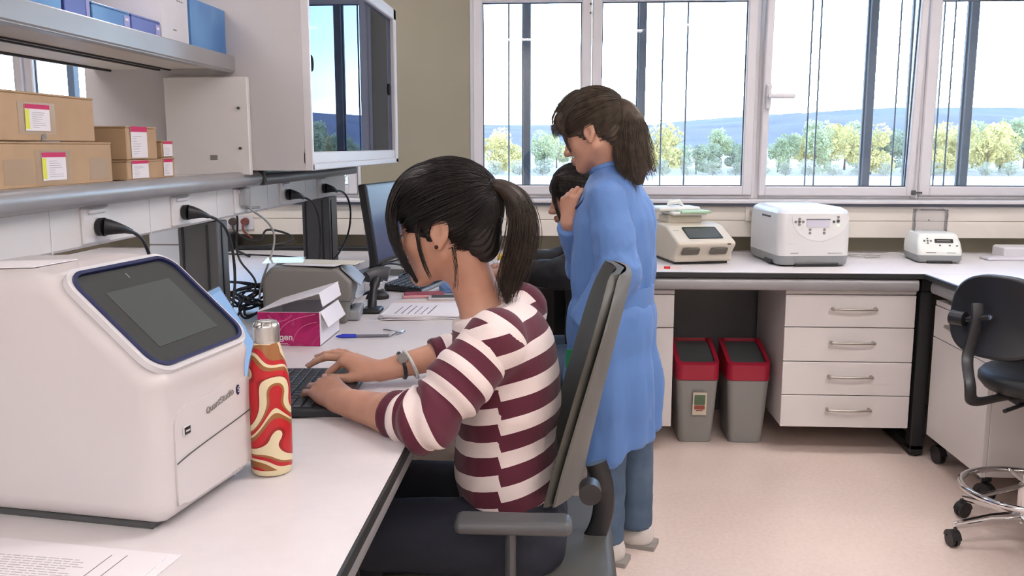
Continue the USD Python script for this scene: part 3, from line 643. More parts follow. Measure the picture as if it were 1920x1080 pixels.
kit('longest blue reagent box at the left end of the upper shelf', 1.45, 1.862, 1.80, BLU, white_end=0)
kit('narrow blue reagent box second from the left on the upper shelf', 1.874, 1.975, 1.775, BLU2, white_end=.16)
kit('blue reagent box third from the left on the upper shelf', 1.985, 2.158, 1.733, BLU)
kit('low violet blue reagent box before the white box on the upper shelf', 2.166, 2.320, 1.733, BLU2)
t = thing('reagent_box', 'tall white reagent box beside the large blue box on the upper shelf', 'box', (-1.12, 2.42, 1.6725))
obj('box_body', bx(-1.22, -1.03, 2.331, 2.500, 1.6725, 1.88, .0015), WBOX, t)
obj('box_mark', [bx(-1.03, -1.0294, 2.43 + a, 2.44 + a, 1.80, 1.803, 0) for a in (0, .014, .028)] + [bx(-1.03, -1.0294, 2.40, 2.42, 1.722, 1.725, 0)], MGREY, t)
t = thing('reagent_box', 'large sky blue reagent box at the right end of the upper shelf', 'box', (-1.12, 2.68, 1.6725))
obj('box_body', bx(-1.22, -1.025, 2.507, 2.853, 1.6725, 1.823, .0015), BLU, t)
obj('box_mark', [bx(-1.025, -1.0244, 2.77, 2.835, 1.701, 1.709, 0), bx(-1.025, -1.0244, 2.53, 2.60, 1.6935, 1.6955, 0), bx(-1.025, -1.0244, 2.74, 2.79, 1.684, 1.686, 0)], PAPER, t)
t = thing('reagent_box', 'tall white carton standing behind the low blue boxes on the upper shelf', 'box', (-1.33, 2.2, 1.6725))
obj('box_body', bx(-1.42, -1.24, 2.02, 2.48, 1.6725, 1.93, .0015), pm('off_white_card', (.66, .63, .58), .6), t)
obj('lid_seam', bx(-1.4205, -1.2395, 2.0195, 2.4805, 1.90, 1.9015, 0), MGREY, t)

# ================================================================== EQUIPMENT ON THE LONG BENCH
def loft_rings(rings, cap=True):
    """skin closed rings with the same number of points"""
    n = len(rings[0]); v = np.vstack(list(rings) + ([np.mean(rings[0], 0)[None], np.mean(rings[-1], 0)[None]] if cap else []))
    f = []
    for k in range(len(rings) - 1):
        for j in range(n):
            a, b, c, e = k * n + j, k * n + (j + 1) % n, (k + 1) * n + (j + 1) % n, (k + 1) * n + j
            f += [(a, b, c), (a, c, e)]
    if cap:
        K = len(rings) * n
        f += [(K, (j + 1) % n, j) for j in range(n)] + [(K + 1, K - n + j, K - n + (j + 1) % n) for j in range(n)]
    g = trimesh.Trimesh(v, np.array(f), process=False); g.fix_normals(multibody=False)
    return g
def round_poly(pts, r, n=6):
    p = Polygon(pts)
    return p.buffer(-r, join_style=1, quad_segs=n).buffer(r, quad_segs=n)
def puffed(prof, y0, y1, r, axis='y', n=5):
    """extrude an (x,z) profile along y with rounded rims: the profile shrinks over the radius at both ends"""
    base = prof
    ring = lambda p, y, m=90: np.array([[*p.exterior.interpolate(s, normalized=True).coords[0]] for s in np.linspace(0, 1, m, endpoint=False)])
    out = []
    for k in range(n + 1):
        a = k / n * math.pi / 2
        q = base.buffer(-r * (1 - math.sin(a)), join_style=1)
        out.append((y0 + r * (1 - math.cos(a)), q))
    out += [(y0 + y1 - y, q) for y, q in reversed(out)]
    start = np.array(base.exterior.coords[0])
    rings = []
    for y, q in out:
        s0 = q.exterior.project(__import__('shapely').Point(start))
        L = q.exterior.length
        P = np.array([q.exterior.interpolate((s0 + s * L) % L).coords[0] for s in np.linspace(0, 1, 120, endpoint=False)])
        rings.append(np.c_[P[:, 0], np.full(len(P), y), P[:, 1]])
    return loft_rings(rings)
# -- the large white instrument with the sloping touch screen; local x points out of its front, y along its width
NAVY = pm('navy_bezel', (.012, .018, .075), .3)
t = thing('thermal_cycler_instrument', 'large white laboratory instrument with sloping dark touch screen in the left foreground', 'laboratory instrument', (-.575, 1.215, ZT), -9.2, local=True)
prof = round_poly([(-.42, .012), (0.0, .012), (.002, .20), (.010, .232), (-.152, .378), (-.205, .383), (-.42, .372)], .022)
body = puffed(prof, -.008, .268, .034, n=7)
obj('body', body, INST, t, smooth=50)
obj('foot_plinth', bx(-.40, -.03, .015, .245, 0, .016, .004), DGREY, t)
sn = np.array([.010 + .152, 0, .232 - .378]); sl = np.linalg.norm(sn); sn /= sl          # down the slope
se = np.array([0, 1, 0.0]); su = -sn; nz = np.cross(se, su)
so = np.array([-.152, .130, .378]) + sn * (sl / 2 - .004)
def slope(m, d): return place(m, so + nz * d, se, su)
sw, sh = .252, .196
bez = obj('screen_bezel', slope(cat(ext(Polygon(rrect(sw, sh, .034, 8).exterior.coords, [rrect(sw - .012, sh - .012, .029, 8).exterior.coords]), .012, at=-.006), ext(rrect(sw - .006, sh - .006, .030, 8), .002, at=-.006)), .004), NAVY, t, label='navy blue screen surround')
obj('white_rim', slope(ext(Polygon(rrect(sw + .016, sh + .016, .040, 8).exterior.coords, [rrect(sw - .002, sh - .002, .034, 8).exterior.coords]), .010, at=-.006), .003), PVC, t)
SCR = pm('dark_touch_glass', (.046, .049, .047), .12, var=.0, specular_ior_level=.35)
g = obj('touch_screen', slope(ext(rrect(sw - .014, sh - .014, .028, 8), .003), .002), SCR, t, label='dark grey touch glass')
obj('display_area', slope(ext(sbox(-.080, -.062, .080, .052), .0006, at=.0031), .002), pm('display_off', (.062, .073, .069), .1, var=0), g)
obj('glass_mark', slope(ext(sbox(-.003, .07, -.001, .080), .0004, at=.0031), .002), MGREY, g)  # small mid grey bar near the top of the touch glass
# lower front: raised panel with the drawer seam, port and lettering
pan = rrect(.235, .150, .03, 6, .150, .1045).union(sbox(.0325, .034, .20, .06))
obj('front_panel', ext(pan, .0045, 'x', -.001), INST, t, smooth=40)
obj('panel_seam', loft(spline([(.0040, .034, .098), (.0042, .09, .1055), (.0042, .18, .113), (.0040, .262, .121)], 20), .0011, 6), DGREY, t)
obj('usb_port', [bx(.003, .0062, .052, .070, .135, .149, .001)], PVC, t)
obj('port_slot', [bx(.0060, .0068, .0535, .0685, .1365, .1475, 0)], BLACK, t)
obj('port_tongue', [bx(.0064, .0074, .056, .066, .1405, .1430, 0)], PVC, t)
obj('name_lettering', place(text('QuantStudio', .0105, .0005), (.0042, .118, .149), (0, 1, .14), Z_), MGREY, t)
obj('name_badge', place(cat(ext(Polygon([(.0055 * math.cos(a), .0085 * math.sin(a)) for a in np.linspace(0, 2 * np.pi, 24)[:-1]]), .0005)), (.0042, .214, .1635), Y_, Z_), NAVY, t)
obj('badge_digit', place(text('5', .0085, .0004, True), (.0048, .2115, .1595), Y_, Z_), PVC, t)
obj('maker_lettering', place(text('applied', .007, .0004), (.0042, .185, .026), Y_, Z_), pm('pale_print', (.50, .49, .49), .6), t)
obj('top_paper', [xf(bx(-.36, -.215, .035, .13, .3800, .3815, 0), [(Y_, -2.9)], about=(-.285, 0, .38))], PAPER, t, label='sheet of paper lying on the instrument')
# -- steel bottle with a swirled pattern
SW = mat('swirl_paint', {'t': ('texture_coordinate', {}), 'mp': ('mapping', {'scale': (1.0, 1.0, .62), 'rotation': (.5, .25, .3)}), 'w': ('noise_texture', {'scale': 13.0, 'detail': 0.0, 'distortion': 0.0}),
    'sc': ('vector_math', {'math_type': 'scale', 'scale': .13}), 'ad': ('vector_math', {'math_type': 'add'}), 'n': ('wave_texture', {'wave_type': 'bands', 'bands_direction': 'z', 'profile': 'saw', 'scale': 5.2, 'distortion': 1.2, 'detail': 0.0, 'detail_scale': 1.0}),
    'r': ('rgb_ramp', {'interpolate': False, 'ramp': [(0, (.72, .62, .40)), (.26, (.30, .008, .012)), (.32, (.50, .012, .018)), (.56, (.30, .12, .035)), (.70, (.72, .62, .40)), (.80, (.46, .012, .018)), (.92, (.30, .12, .035))]}),
    'p': ('principled_bsdf', {'roughness': .28})},
    [('t.object', 'mp.vector'), ('t.object', 'w.vector'), ('w.color', 'sc.vector1'), ('mp.vector', 'ad.vector1'), ('sc.vector', 'ad.vector2'), ('ad.vector', 'n.vector'), ('n.fac', 'r.fac'), ('r.color', 'p.base_color')])
t = thing('drinking_bottle', 'steel drinking bottle with red, ochre and cream swirls standing before the instrument', 'bottle', (-.506, 1.488, ZT), local=True)
obj('bottle_body', lathe([(0, 0), (.028, 0), (.0325, .003), (.0345, .008), (.0352, .016), (.0365, .04), (.0366, .120), (.0362, .150), (.0345, .172), (.0305, .196), (.0255, .216), (.0222, .228), (.0208, .234), (0, .234)]), SW, t, smooth=60)
obj('base_ring', lathe([(.0325, .0028), (.0342, .0065), (.0352, .0115), (.0353, .013), (.034, .013)]), pm('cream_paint', (.72, .62, .40), .35), t)
obj('cap', lathe([(0, .230), (.0205, .230), (.0222, .232), (.0226, .236), (.0226, .258), (.0216, .262), (.017, .267), (.010, .2685), (0, .2685)]), STEEL, t, smooth=40, label='brushed steel screw cap')
obj('cap_notches', [cyl((.0205 * math.cos(a), .0205 * math.sin(a), .2585), (.0165 * math.cos(a), .0165 * math.sin(a), .2665), .0028, n=8) for a in np.arange(8) * np.pi / 4], CHROME, t)
# -- laptop; local x toward the typist, y along the hinge
LT = pm('dark_laptop_plastic', (.020, .024, .028), .45)
t = thing('laptop', 'dark laptop with open lid on the bench in front of the seated person', 'laptop', (-.592, 1.975, ZT), 4.0, local=True)
ld, lw = .245, .365
obj('base', bx(-ld / 2, ld / 2, -lw / 2, lw / 2, .002, .019, .004), LT, t)
obj('keyboard_well', bx(-.076, .060, -lw / 2 + .012, lw / 2 - .012, .0188, .0194, 0), BLACK, t)
obj('touchpad', bx(.066, .114, -.055, .045, .0188, .0196, 0), pm('touchpad_grey', (.03, .034, .038), .3), t)
KEY = pm('laptop_key', (.045, .052, .058), .45)
for row in range(6):
    x = -.064 + row * .0215; n = 15
    for c in range(n):
        if row == 5 and 4 <= c <= 8:
            if c == 4: obj('key', bx(x - .0075, x + .0075, -lw / 2 + .0235 + 4 * .0225 - .009, -lw / 2 + .0235 + 8 * .0225 + .009, .0194, .0216, .001), KEY, t)
            continue
        y = -lw / 2 + .0235 + c * .0225
        obj('key', bx(x - (.0085 if row else .006), x + (.0085 if row else .006), y - .0095, y + .0095, .0194, .0216, .001), KEY, t)
lid = [(Y_, -112 + 90)]
ax0 = (-ld / 2 + .004, 0, .018)
L_ = lambda m: xf(m, [(Y_, -30)], about=ax0)
l = obj('lid', L_(bx(-ld / 2 - .002, -ld / 2 + .006, -lw / 2, lw / 2, .018, .258, .003)), LT, t)
obj('screen_border', L_(bx(-ld / 2 + .0058, -ld / 2 + .0068, -lw / 2 + .004, lw / 2 - .004, .024, .254, 0)), pm('laptop_bezel_blue', (.05, .075, .17), .35), l)
obj('screen', L_(bx(-ld / 2 + .0066, -ld / 2 + .0076, -lw / 2 + .014, lw / 2 - .014, .044, .244, 0)), mat('lit_laptop_screen', {'e': ('emission', {'color': (.40, .62, 1.0), 'strength': .5})}, [], surface='e.emission'), l, label='lit pale blue screen')
obj('hinge', [cyl((ax0[0], y, .019), (ax0[0], y + .05, .019), .006, n=12) for y in (-.14, .09)], BLACK, t)
# -- papers
def sheet(parent, x0, x1, y0, y1, z, rot=0.0, th=.0012, m=PAPER, name='sheet', c=None):
    c = c or ((x0 + x1) / 2, (y0 + y1) / 2, z)
    return obj(name, xf(bx(x0, x1, y0, y1, z, z + th, 0), [(Z_, rot)], about=c), m, parent, False)
def lines(parent, x0, y0, z, ex, n, L, dz, w=.0018, seed=0, name='print', m=None):
    """printed lines on a flat sheet: start x0,y0, reading along ex, stepping to its right"""
    r = random.Random(seed); ex = np.array(ex, float); ex /= np.linalg.norm(ex); ey = np.array([ex[1], -ex[0], 0])
    q = []
    for i in range(n):
        s = 0.0; o = np.array([x0, y0, z]) + ey * dz * i
        while s < L * r.uniform(.7, 1):
            k = r.uniform(.006, .018)
            q.append(place(ext(sbox(s, 0, s + k, w), .0002), o, ex, -ey)); s += k + .003
    return obj(name, cat(q), m or INK, parent, False, kind='stuff')
t = thing('paper_sheet', 'blank sheet of paper under the wrist beside the laptop', 'paper', (-.41, 1.93, ZT + .0005))
sheet(t, -.525, -.345, 1.80, 2.095, ZT + .0006, -2)
t = thing('printed_list', 'printed sheets with fine rows of text at the front left edge of the bench', 'paper', (-.74, 1.10, ZT + .0005))
s = sheet(t, -.96, -.545, .86, 1.185, ZT + .0006, -8); s2 = sheet(t, -.98, -.555, .85, 1.175, ZT + .0020, -5.5)
FA = pm('faint_table_print', (.52, .50, .53), .7)
lines(s2, -.94, 1.155, ZT + .0033, (1, -.1, 0), 42, .36, .0065, .0020, 3, m=FA)
obj('table_rule', [place(ext(sbox(0, 0, .0012, .27), .0002), (-.62 + k * .022, 1.145, ZT + .0033), (1, -.1, 0), (-.1, -1, 0)).apply_translation([0, 0, .0002]) for k in range(2)], INK, s2, False)
t = thing('paper_stack', 'stack of printed sheets lying on the bench behind the pen', 'papers', (-.47, 3.05, ZT + .0005))
rp = random.Random(8)
for k in range(5):
    s = sheet(t, -.600, -.300, 2.885, 3.10 + .05 * (k % 2), ZT + .0006 + .0032 * k, rp.uniform(-5, 5) + 3, .0028)
lines(s, -.555, 2.91, ZT + .0172, (0.05, 1, 0), 6, .15, .022, .003, 5)
t = thing('pink_sheet', 'thin pinkish paper sticking out beside the stack of printed sheets', 'paper', (-.5, 3.17, ZT + .0005))
sheet(t, -.615, -.40, 3.13, 3.26, ZT + .0006, 4, m=pm('pinkish_paper', (.72, .58, .52), .7))
# -- pen and hair clip
t = thing('ballpoint_pen', 'clear ballpoint pen with blue cap lying on the bench', 'pen', (-.59, 2.606, ZT + .005))
a, b = np.array([-.672, 2.592, ZT + .0055]), np.array([-.512, 2.617, ZT + .0055]); d = b - a
obj('barrel', cyl(a + d * .36, b, .0042, n=6), pm('clear_pen_barrel', (.45, .46, .48), .2), t)
obj('ink_tube', cyl(a + d * .36, b - d * .04, .0044, n=6), pm('grey_ink_tube', (.16, .16, .19), .3), t)
PB = pm('blue_pen_cap', (.02, .04, .50), .3)
obj('cap', [loft([a, a + d * .06, a + d * .13, a + d * .37], [.0018, .0048, .0056, .0052], 14), cyl(a + d * .36 + [0, 0, .005], a + d * .10 + [0, 0, .006], .0016, n=8)], PB, t, label='blue cap with clip')
t = thing('steel_tweezers', 'small steel tweezers lying beside the end of the pen', 'tweezers', (-.52, 2.66, ZT + .002))
obj('arm', wire([(-.552, 2.71, ZT + .003), (-.535, 2.69, ZT + .006), (-.505, 2.665, ZT + .006), (-.495, 2.675, ZT + .003)], .0026, 16), CHROME, t)
obj('arm', wire([(-.515, 2.615, ZT + .003), (-.505, 2.635, ZT + .006), (-.492, 2.665, ZT + .006), (-.485, 2.70, ZT + .003)], .0026, 16), CHROME, t)
obj('joint', [trimesh.creation.icosphere(2, .006).apply_translation([-.500, 2.655, ZT + .006])], STEEL, t)
# -- pink printed box with raised lid
PK = mat('magenta_print', {'t': ('texture_coordinate', {}), 'n': ('noise_texture', {'scale': 9.0, 'detail': 1.5, 'distortion': 1.6}), 'r': ('rgb_ramp', {'ramp': [(.36, (.32, .004, .085)), (.50, (.50, .012, .15)), (.60, (.40, .008, .12)), (.72, (.60, .07, .24))]}), 'p': ('principled_bsdf', {'roughness': .3})},
    [('t.object', 'n.vector'), ('n.fac', 'r.fac'), ('r.color', 'p.base_color')])
t = thing('kit_box', 'white kit box with magenta front and raised white lid on the bench', 'box', (-.78, 2.58, ZT))
x0, x1, y0, y1, z1 = -.866, -.688, 2.478, 2.70, ZT + .098
obj('box_body', [bx(x0, x1, y0, y0 + .003, ZT, z1, .0008), bx(x0, x1, y1 - .003, y1, ZT, z1, .0008), bx(x0, x0 + .003, y0, y1, ZT, z1, .0008), bx(x1 - .003, x1, y0, y1, ZT, z1, .0008), bx(x0, x1, y0, y1, ZT, ZT + .003, 0)], PAPER, t)
obj('printed_front', bx(x0 + .0005, x1 - .0005, y0 - .0012, y0 + .001, ZT + .001, z1 - .0005, 0), PK, t, False, label='magenta printed front')
obj('print_swirl', [wire([(x0 + .06, y0 - .0013, ZT + .02), (x0 + .075, y0 - .0013, ZT + .06), (x0 + .13, y0 - .0013, ZT + .085), (x0 + .165, y0 - .0013, ZT + .093)], .0012, 24, 6), wire([(x0 + .10, y0 - .0013, ZT + .012), (x0 + .12, y0 - .0013, ZT + .05), (x0 + .17, y0 - .0013, ZT + .07)], .001, 24, 6), wire([(x0 + .03, y0 - .0013, ZT + .09), (x0 + .06, y0 - .0013, ZT + .072), (x0 + .10, y0 - .0013, ZT + .09)], .001, 24, 6)], pm('pale_magenta', (.66, .16, .32), .4), t)
obj('print_letters', place(text('agen', .016, .0005, True), (x0 + .048, y0 - .0013, ZT + .018), X_, Z_), PAPER, t)
obj('print_letters', [bx(x0 + .055, x0 + .085, y0 - .0018, y0 - .0012, ZT + .008, ZT + .0095, 0), bx(x0 + .05, x0 + .09, y0 - .0018, y0 - .0012, ZT + .003, ZT + .0042, 0)], PAPER, t)
ld_ = obj('lid', place(bx(0, .186, -.004, y1 - y0, -.0015, .0015, .0008), (x0, y0 + .004, z1 + .001), (1, 0, .30), (0, 1, .0)), PAPER, t, label='raised white lid')
obj('tuck_flap', place(bx(0, .040, .0, y1 - y0 - .01, -.001, .001, .0005), (x0 + .178, y0 + .004, z1 + .054), (.22, 0, -1), (0, 1, 0)), PAPER, ld_)
obj('side_flap', place(bx(0, .05, .01, y1 - y0 - .01, -.001, .001, .0005), (x1 - .001, y0 + .004, z1), (.45, 0, -.9), (0, 1, 0)), PAPER, t)
# -- label printer
t = thing('label_printer', 'grey label printer with a label in its slot behind the white and magenta box', 'printer', (-.822, 2.93, ZT), 8, local=True)
PRN = pm('printer_grey', (.20, .19, .175), .5, var=.02); PRL = pm('printer_pale_grey', (.30, .31, .33), .45)
pp = round_poly([(-.150, .0), (.115, .0), (.122, .072), (.128, .075), (.130, .135), (.085, .178), (-.12, .184), (-.150, .15)], .016)
obj('housing', puffed(pp, -.135, .105, .012), PRN, t, smooth=45)
obj('seam', [bx(-.05, .1225, -.1362, -.134, .0715, .0735, 0), bx(.121, .1245, -.13, .10, .0715, .0735, 0)], DGREY, t)
obj('front_cover', [place(ext(rrect(.19, .085, .012, cx=0, cy=0), .004), (.1235, -.015, .148), Y_, (-.045, 0, .043))], PRL, t, label='pale grey front cover')
obj('slot', bx(.110, .1262, -.085, .065, .040, .052, .001), BLACK, t)
obj('label_strip', [place(bx(0, .05, -.05, .05, -.0006, .0006, 0), (.118, -.01, .050), (1, 0, .35), Y_)], PAPER, t, label='white label coming out of the slot')
obj('lower_tray', rbx(.10, .150, -.09, .07, .002, .034, .006), PRL, t)
t = thing('card_pad', 'cream cards lying across the top of the label printer', 'cards', (-.85, 2.95, ZT + .186), -6)
obj('card', xf(bx(-.95, -.665, 2.86, 2.96, ZT + .1852, ZT + .188, 0), [(Z_, -6)], about=(-.8, 2.9, 0)), pm('cream_card', (.70, .66, .55), .7), t)
obj('card', xf(bx(-.90, -.72, 2.815, 2.865, ZT + .1852, ZT + .187, 0), [(Z_, -10)], about=(-.8, 2.84, 0)), PAPER, t)
obj('clear_sleeve', xf(bx(-.99, -.86, 2.86, 3.02, ZT + .1882, ZT + .1892, 0), [(Z_, 12)], about=(-.9, 2.94, 0)), TAPE, t)
# -- monitor facing the third person, leaning back
t = thing('monitor', 'black flat monitor with dark blue screen on the long bench behind the seated person', 'monitor', (-.735, 3.86, ZT), -8, local=True)
tl = lambda m: xf(m, [(Y_, -8)], about=(.0, 0, .25))
obj('casing', tl(cat(bx(-.035, .0, -.27, .27, .085, .415, .006), bx(-.055, -.03, -.18, .18, .14, .36, .012))), BLACK, t)
obj('screen', tl(bx(-.001, .0012, -.258, .258, .103, .403, 0)), pm('monitor_glass', (.045, .065, .15), .30, var=0, specular_ior_level=.25), t, False, label='dark blue screen')
obj('neck', [loft([(-.05, 0, .26), (-.085, 0, .16), (-.085, 0, .02)], [.03, .028, .03], 14, .6)], BLACK, t)
obj('stand_foot', rbx(-.19, .04, -.13, .13, .0, .018, .008), BLACK, t)
# -- keyboard in front of it
t = thing('computer_keyboard', 'black computer keyboard lying before the blue screened monitor', 'keyboard', (-.585, 3.67, ZT), -12, local=True)
obj('case', xf(bx(-.085, .085, -.225, .225, .004, .020, .004), [(Y_, 4)]), BLACK, t)
for row in range(6):
    for c in range(20):
        x = -.068 + row * .0255; y = -.210 + c * .0220
        obj('key', xf(bx(x - .0095, x + .0095, y - .0095, y + .0095, .019, .027, .0025), [(Y_, 4)]), KEY, t)
obj('front_edge', bx(.083, .0875, -.225, .225, .002, .012, .001), PRL, t, label='pale edge of the keyboard')
# -- small things around the monitor
t = thing('computer_mouse', 'black mouse lying between the printer and the keyboard', 'mouse', (-.70, 3.30, ZT))
mo = trimesh.creation.icosphere(3, 1.0); mo.apply_scale([.05, .03, .026]); mo = trimesh.intersections.slice_mesh_plane(mo, [0, 0, 1], [0, 0, -.008], cap=True); mo.apply_translation([-.70, 3.30, ZT + .0085])
obj('shell', mo, BLACK, t, smooth=60); obj('wheel', cyl((-.675, 3.297, ZT + .030), (-.675, 3.303, ZT + .030), .008, n=14), MGREY, t)
t = thing('hand_scanner', 'black hand scanner with pale trigger leaning beside the label printer', 'scanner', (-.66, 3.05, ZT))
obj('grip', loft(spline([(-.655, 3.02, ZT + .014), (-.655, 3.04, ZT + .06), (-.652, 3.08, ZT + .105)], 14), [.016] * 4 + [.0135] * 6 + [.018] * 4, 14), BLACK, t)
obj('head', loft(spline([(-.68, 3.06, ZT + .115), (-.65, 3.09, ZT + .125), (-.61, 3.10, ZT + .12)], 10), np.linspace(.020, .027, 10), 14, .8), DGREY, t)
obj('foot', rbx(-.685, -.62, 2.98, 3.055, ZT, ZT + .018, .008), BLACK, t)
t = thing('power_strip', 'white socket strip with plugs standing between the monitor and the keyboard', 'power strip', (-.72, 3.52, ZT))
obj('housing', xf(rbx(-.745, -.690, 3.40, 3.62, ZT, ZT + .042, .006), [(Z_, -12)], about=(-.72, 3.52, ZT)), PVC, t)
obj('plug', [cyl((-.722, 3.46, ZT + .04), (-.722, 3.46, ZT + .075), .018, .014, 14), wire([(-.722, 3.46, ZT + .07), (-.71, 3.50, ZT + .10), (-.67, 3.60, ZT + .09), (-.64, 3.78, ZT + .05), (-.70, 3.86, ZT + .01)], .004, 30)], BLACK, t)
obj('plug', rbx(-.735, -.700, 3.52, 3.565, ZT + .035, ZT + .09, .006), PVC, t)
t = thing('mobile_phone', 'red cased phone lying flat behind the paper stack', 'phone', (-.54, 3.37, ZT), 0)
obj('case', xf(rbx(-.605, -.455, 3.335, 3.405, ZT, ZT + .013, .005), [(Z_, 14)], about=(-.53, 3.37, 0)), pm('raspberry_case', (.33, .03, .06), .4), t)
obj('case_edge', xf(rbx(-.615, -.46, 3.318, 3.338, ZT, ZT + .010, .004), [(Z_, 14)], about=(-.53, 3.37, 0)), pm('pink_edge', (.62, .30, .32), .4), t)
t = thing('mobile_phone', 'white phone with dark screen lying beside the red cased phone', 'phone', (-.42, 3.32, ZT), 0)
obj('case', xf(rbx(-.505, -.355, 3.275, 3.35, ZT, ZT + .010, .004), [(Z_, 8)], about=(-.43, 3.31, 0)), PVC, t)
obj('screen', xf(bx(-.492, -.366, 3.281, 3.344, ZT + .0098, ZT + .0106, 0), [(Z_, 8)], about=(-.43, 3.31, 0)), BLACK, t)
rb = np.random.default_rng(2)
gl = trimesh.creation.icosphere(3, 1.0); gv = gl.vertices * [.05, .07, .026]; gv *= (1 + .5 * (meshkit.fbm(gl.vertices * 2.2 + 9, 3) - .5))[:, None]; gv[:, 2] = np.maximum(gv[:, 2], -.012)
obj('crumpled_glove', trimesh.Trimesh(gv + [-.44, 3.50, ZT + .0125], gl.faces, process=False), pm('blue_nitrile', (.16, .28, .55), .5), smooth=60, label='crumpled pale blue glove beside the black keyboard', category='glove')
t = thing('note_pad', 'yellow and white paper pads on the wall bench left of the dark sleeve', 'note pad', (-.26, 4.35, ZT))
obj('pad', rbx(-.33, -.22, 4.42, 4.52, ZT, ZT + .03, .003), pm('yellow_pad', (.72, .48, .08), .6), t)
obj('pad', xf(rbx(-.34, -.14, 4.30, 4.40, ZT, ZT + .012, .003), [(Z_, 10)], about=(-.24, 4.35, 0)), PAPER, t)
# -- loose cables behind the box and printer
rc = np.random.default_rng(12)
CABN = ['black coiled cable behind the magenta box, outermost loop', 'black cable looped twice behind the magenta box', 'black cable bundle lying against the grey upright', 'black cable running from the coil to the printer', 'black tangled cable in the middle of the heap']
for k in range(5):
    c = np.array([-1.03 + rc.uniform(-.03, .05), 2.95 + rc.uniform(-.04, .10), 0])
    n = 26; a = np.linspace(0, rc.uniform(3.2, 5.0) * np.pi, n) + rc.uniform(0, 6)
    R = rc.uniform(.055, .10)
    pts = np.c_[c[0] + R * 1.0 * np.cos(a) * (1 + .25 * np.sin(a * .7 + k)), c[1] + R * 1.5 * np.sin(a) * (1 + .2 * np.cos(a * .5)), ZT + .005 + .085 * np.abs(np.sin(a * .5 + k)) ** 1.2 * rc.uniform(.5, 1.2) + .004 * k]
    if k == 3: pts = np.vstack([pts, [[-.99, 3.10, ZT + .04], [-.97, 3.12, ZT + .02]]])
    obj('loose_cable', wire(pts, .0042, 150, 7), pm('cable_navy_black', (.010, .013, .022), .4), label=CABN[k], category='cable')
for k, (pts, lab) in enumerate([([(-1.75, 4.6, .868), (-1.4, 4.5, .868), (-1.15, 4.3, .868), (-1.05, 4.15, .868), (-.98, 4.25, .868)], 'black cable lying along the far bench behind the second upright'),
                               ([(-.98, 3.55, .868), (-.93, 3.7, .868), (-.92, 3.95, .868), (-.86, 4.25, .868), (-.80, 4.5, .868)], 'black cable running past the back of the monitor'),
                               ([(-.95, 3.5, .868), (-.89, 3.75, .868), (-.88, 4.05, .868), (-.82, 4.4, .868)], 'black cable lying next to the monitor foot'),
                               ([(-1.80, 4.86, 1.02), (-1.76, 4.80, .95), (-1.62, 4.75, .93), (-1.55, 4.65, .99), (-1.40, 4.6, .95), (-1.5, 4.55, .92), (-1.7, 4.6, .90), (-1.6, 4.5, .868)], 'dark cable hanging from the twin sockets under the window')]):
    obj('loose_cable', wire(pts, .0042 if k < 3 else .006, 80, 7), RUB, label=lab, category='cable')
t = thing('wall_socket', 'white twin socket with a dark and a reddish plug on the beige panel', 'socket', (-1.78, 4.87, 1.016))
obj('plate', bx(-1.85, -1.70, 4.864, 4.8725, .97, 1.05, .002), PVC, t)
obj('plug', cyl((-1.811, 4.868, 1.016), (-1.811, 4.835, 1.016), .022, .018, 18), pm('dark_brown_plug', (.045, .03, .025), .4), t)
obj('plug', [cyl((-1.743, 4.868, 1.016), (-1.743, 4.835, 1.016), .022, .018, 18), wire([(-1.743, 4.84, 1.01), (-1.74, 4.82, .97), (-1.70, 4.80, .94), (-1.68, 4.78, .93)], .006, 20)], pm('red_brown_plug', (.16, .04, .03), .4), t)
t = thing('power_strip', 'black power unit with socket strip on the far bench beside the window panel', 'power strip', (-1.62, 4.82, ZT))
obj('housing', [bx(-1.98, -1.80, 4.76, 4.90, ZT, ZT + .10, .006), bx(-1.80, -1.05, 4.84, 4.90, ZT, ZT + .022, .004)], BLACK, t)
t = thing('squeeze_bottle', 'pale blue squeeze bottle standing on the far side of the rack', 'squeeze bottle', (-1.60, 3.5, ZT), local=True)
obj('body', lathe([(0, 0), (.034, 0), (.037, .006), (.037, .10), (.030, .13), (.012, .15), (.012, .165), (0, .165)], 28), pm('pale_blue_plastic', (.34, .50, .74), .35), t, smooth=50)
obj('cap', [lathe([(0, .16), (.016, .16), (.016, .178), (.006, .185), (0, .185)], 20), wire([(0, 0, .18), (.005, 0, .21), (.03, 0, .225), (.055, 0, .215)], .0035, 16)], NAVY, t)
t = thing('white_carton', 'tall white carton standing behind the first grey upright', 'carton', (-1.46, 3.30, ZT))
obj('box_body', bx(-1.53, -1.385, 3.25, 3.40, ZT, ZT + .30, .002), pm('bluish_white_card', (.62, .66, .70), .6), t)
obj('box_band', bx(-1.5305, -1.3845, 3.2495, 3.4005, ZT + .20, ZT + .205, 0), MGREY, t)

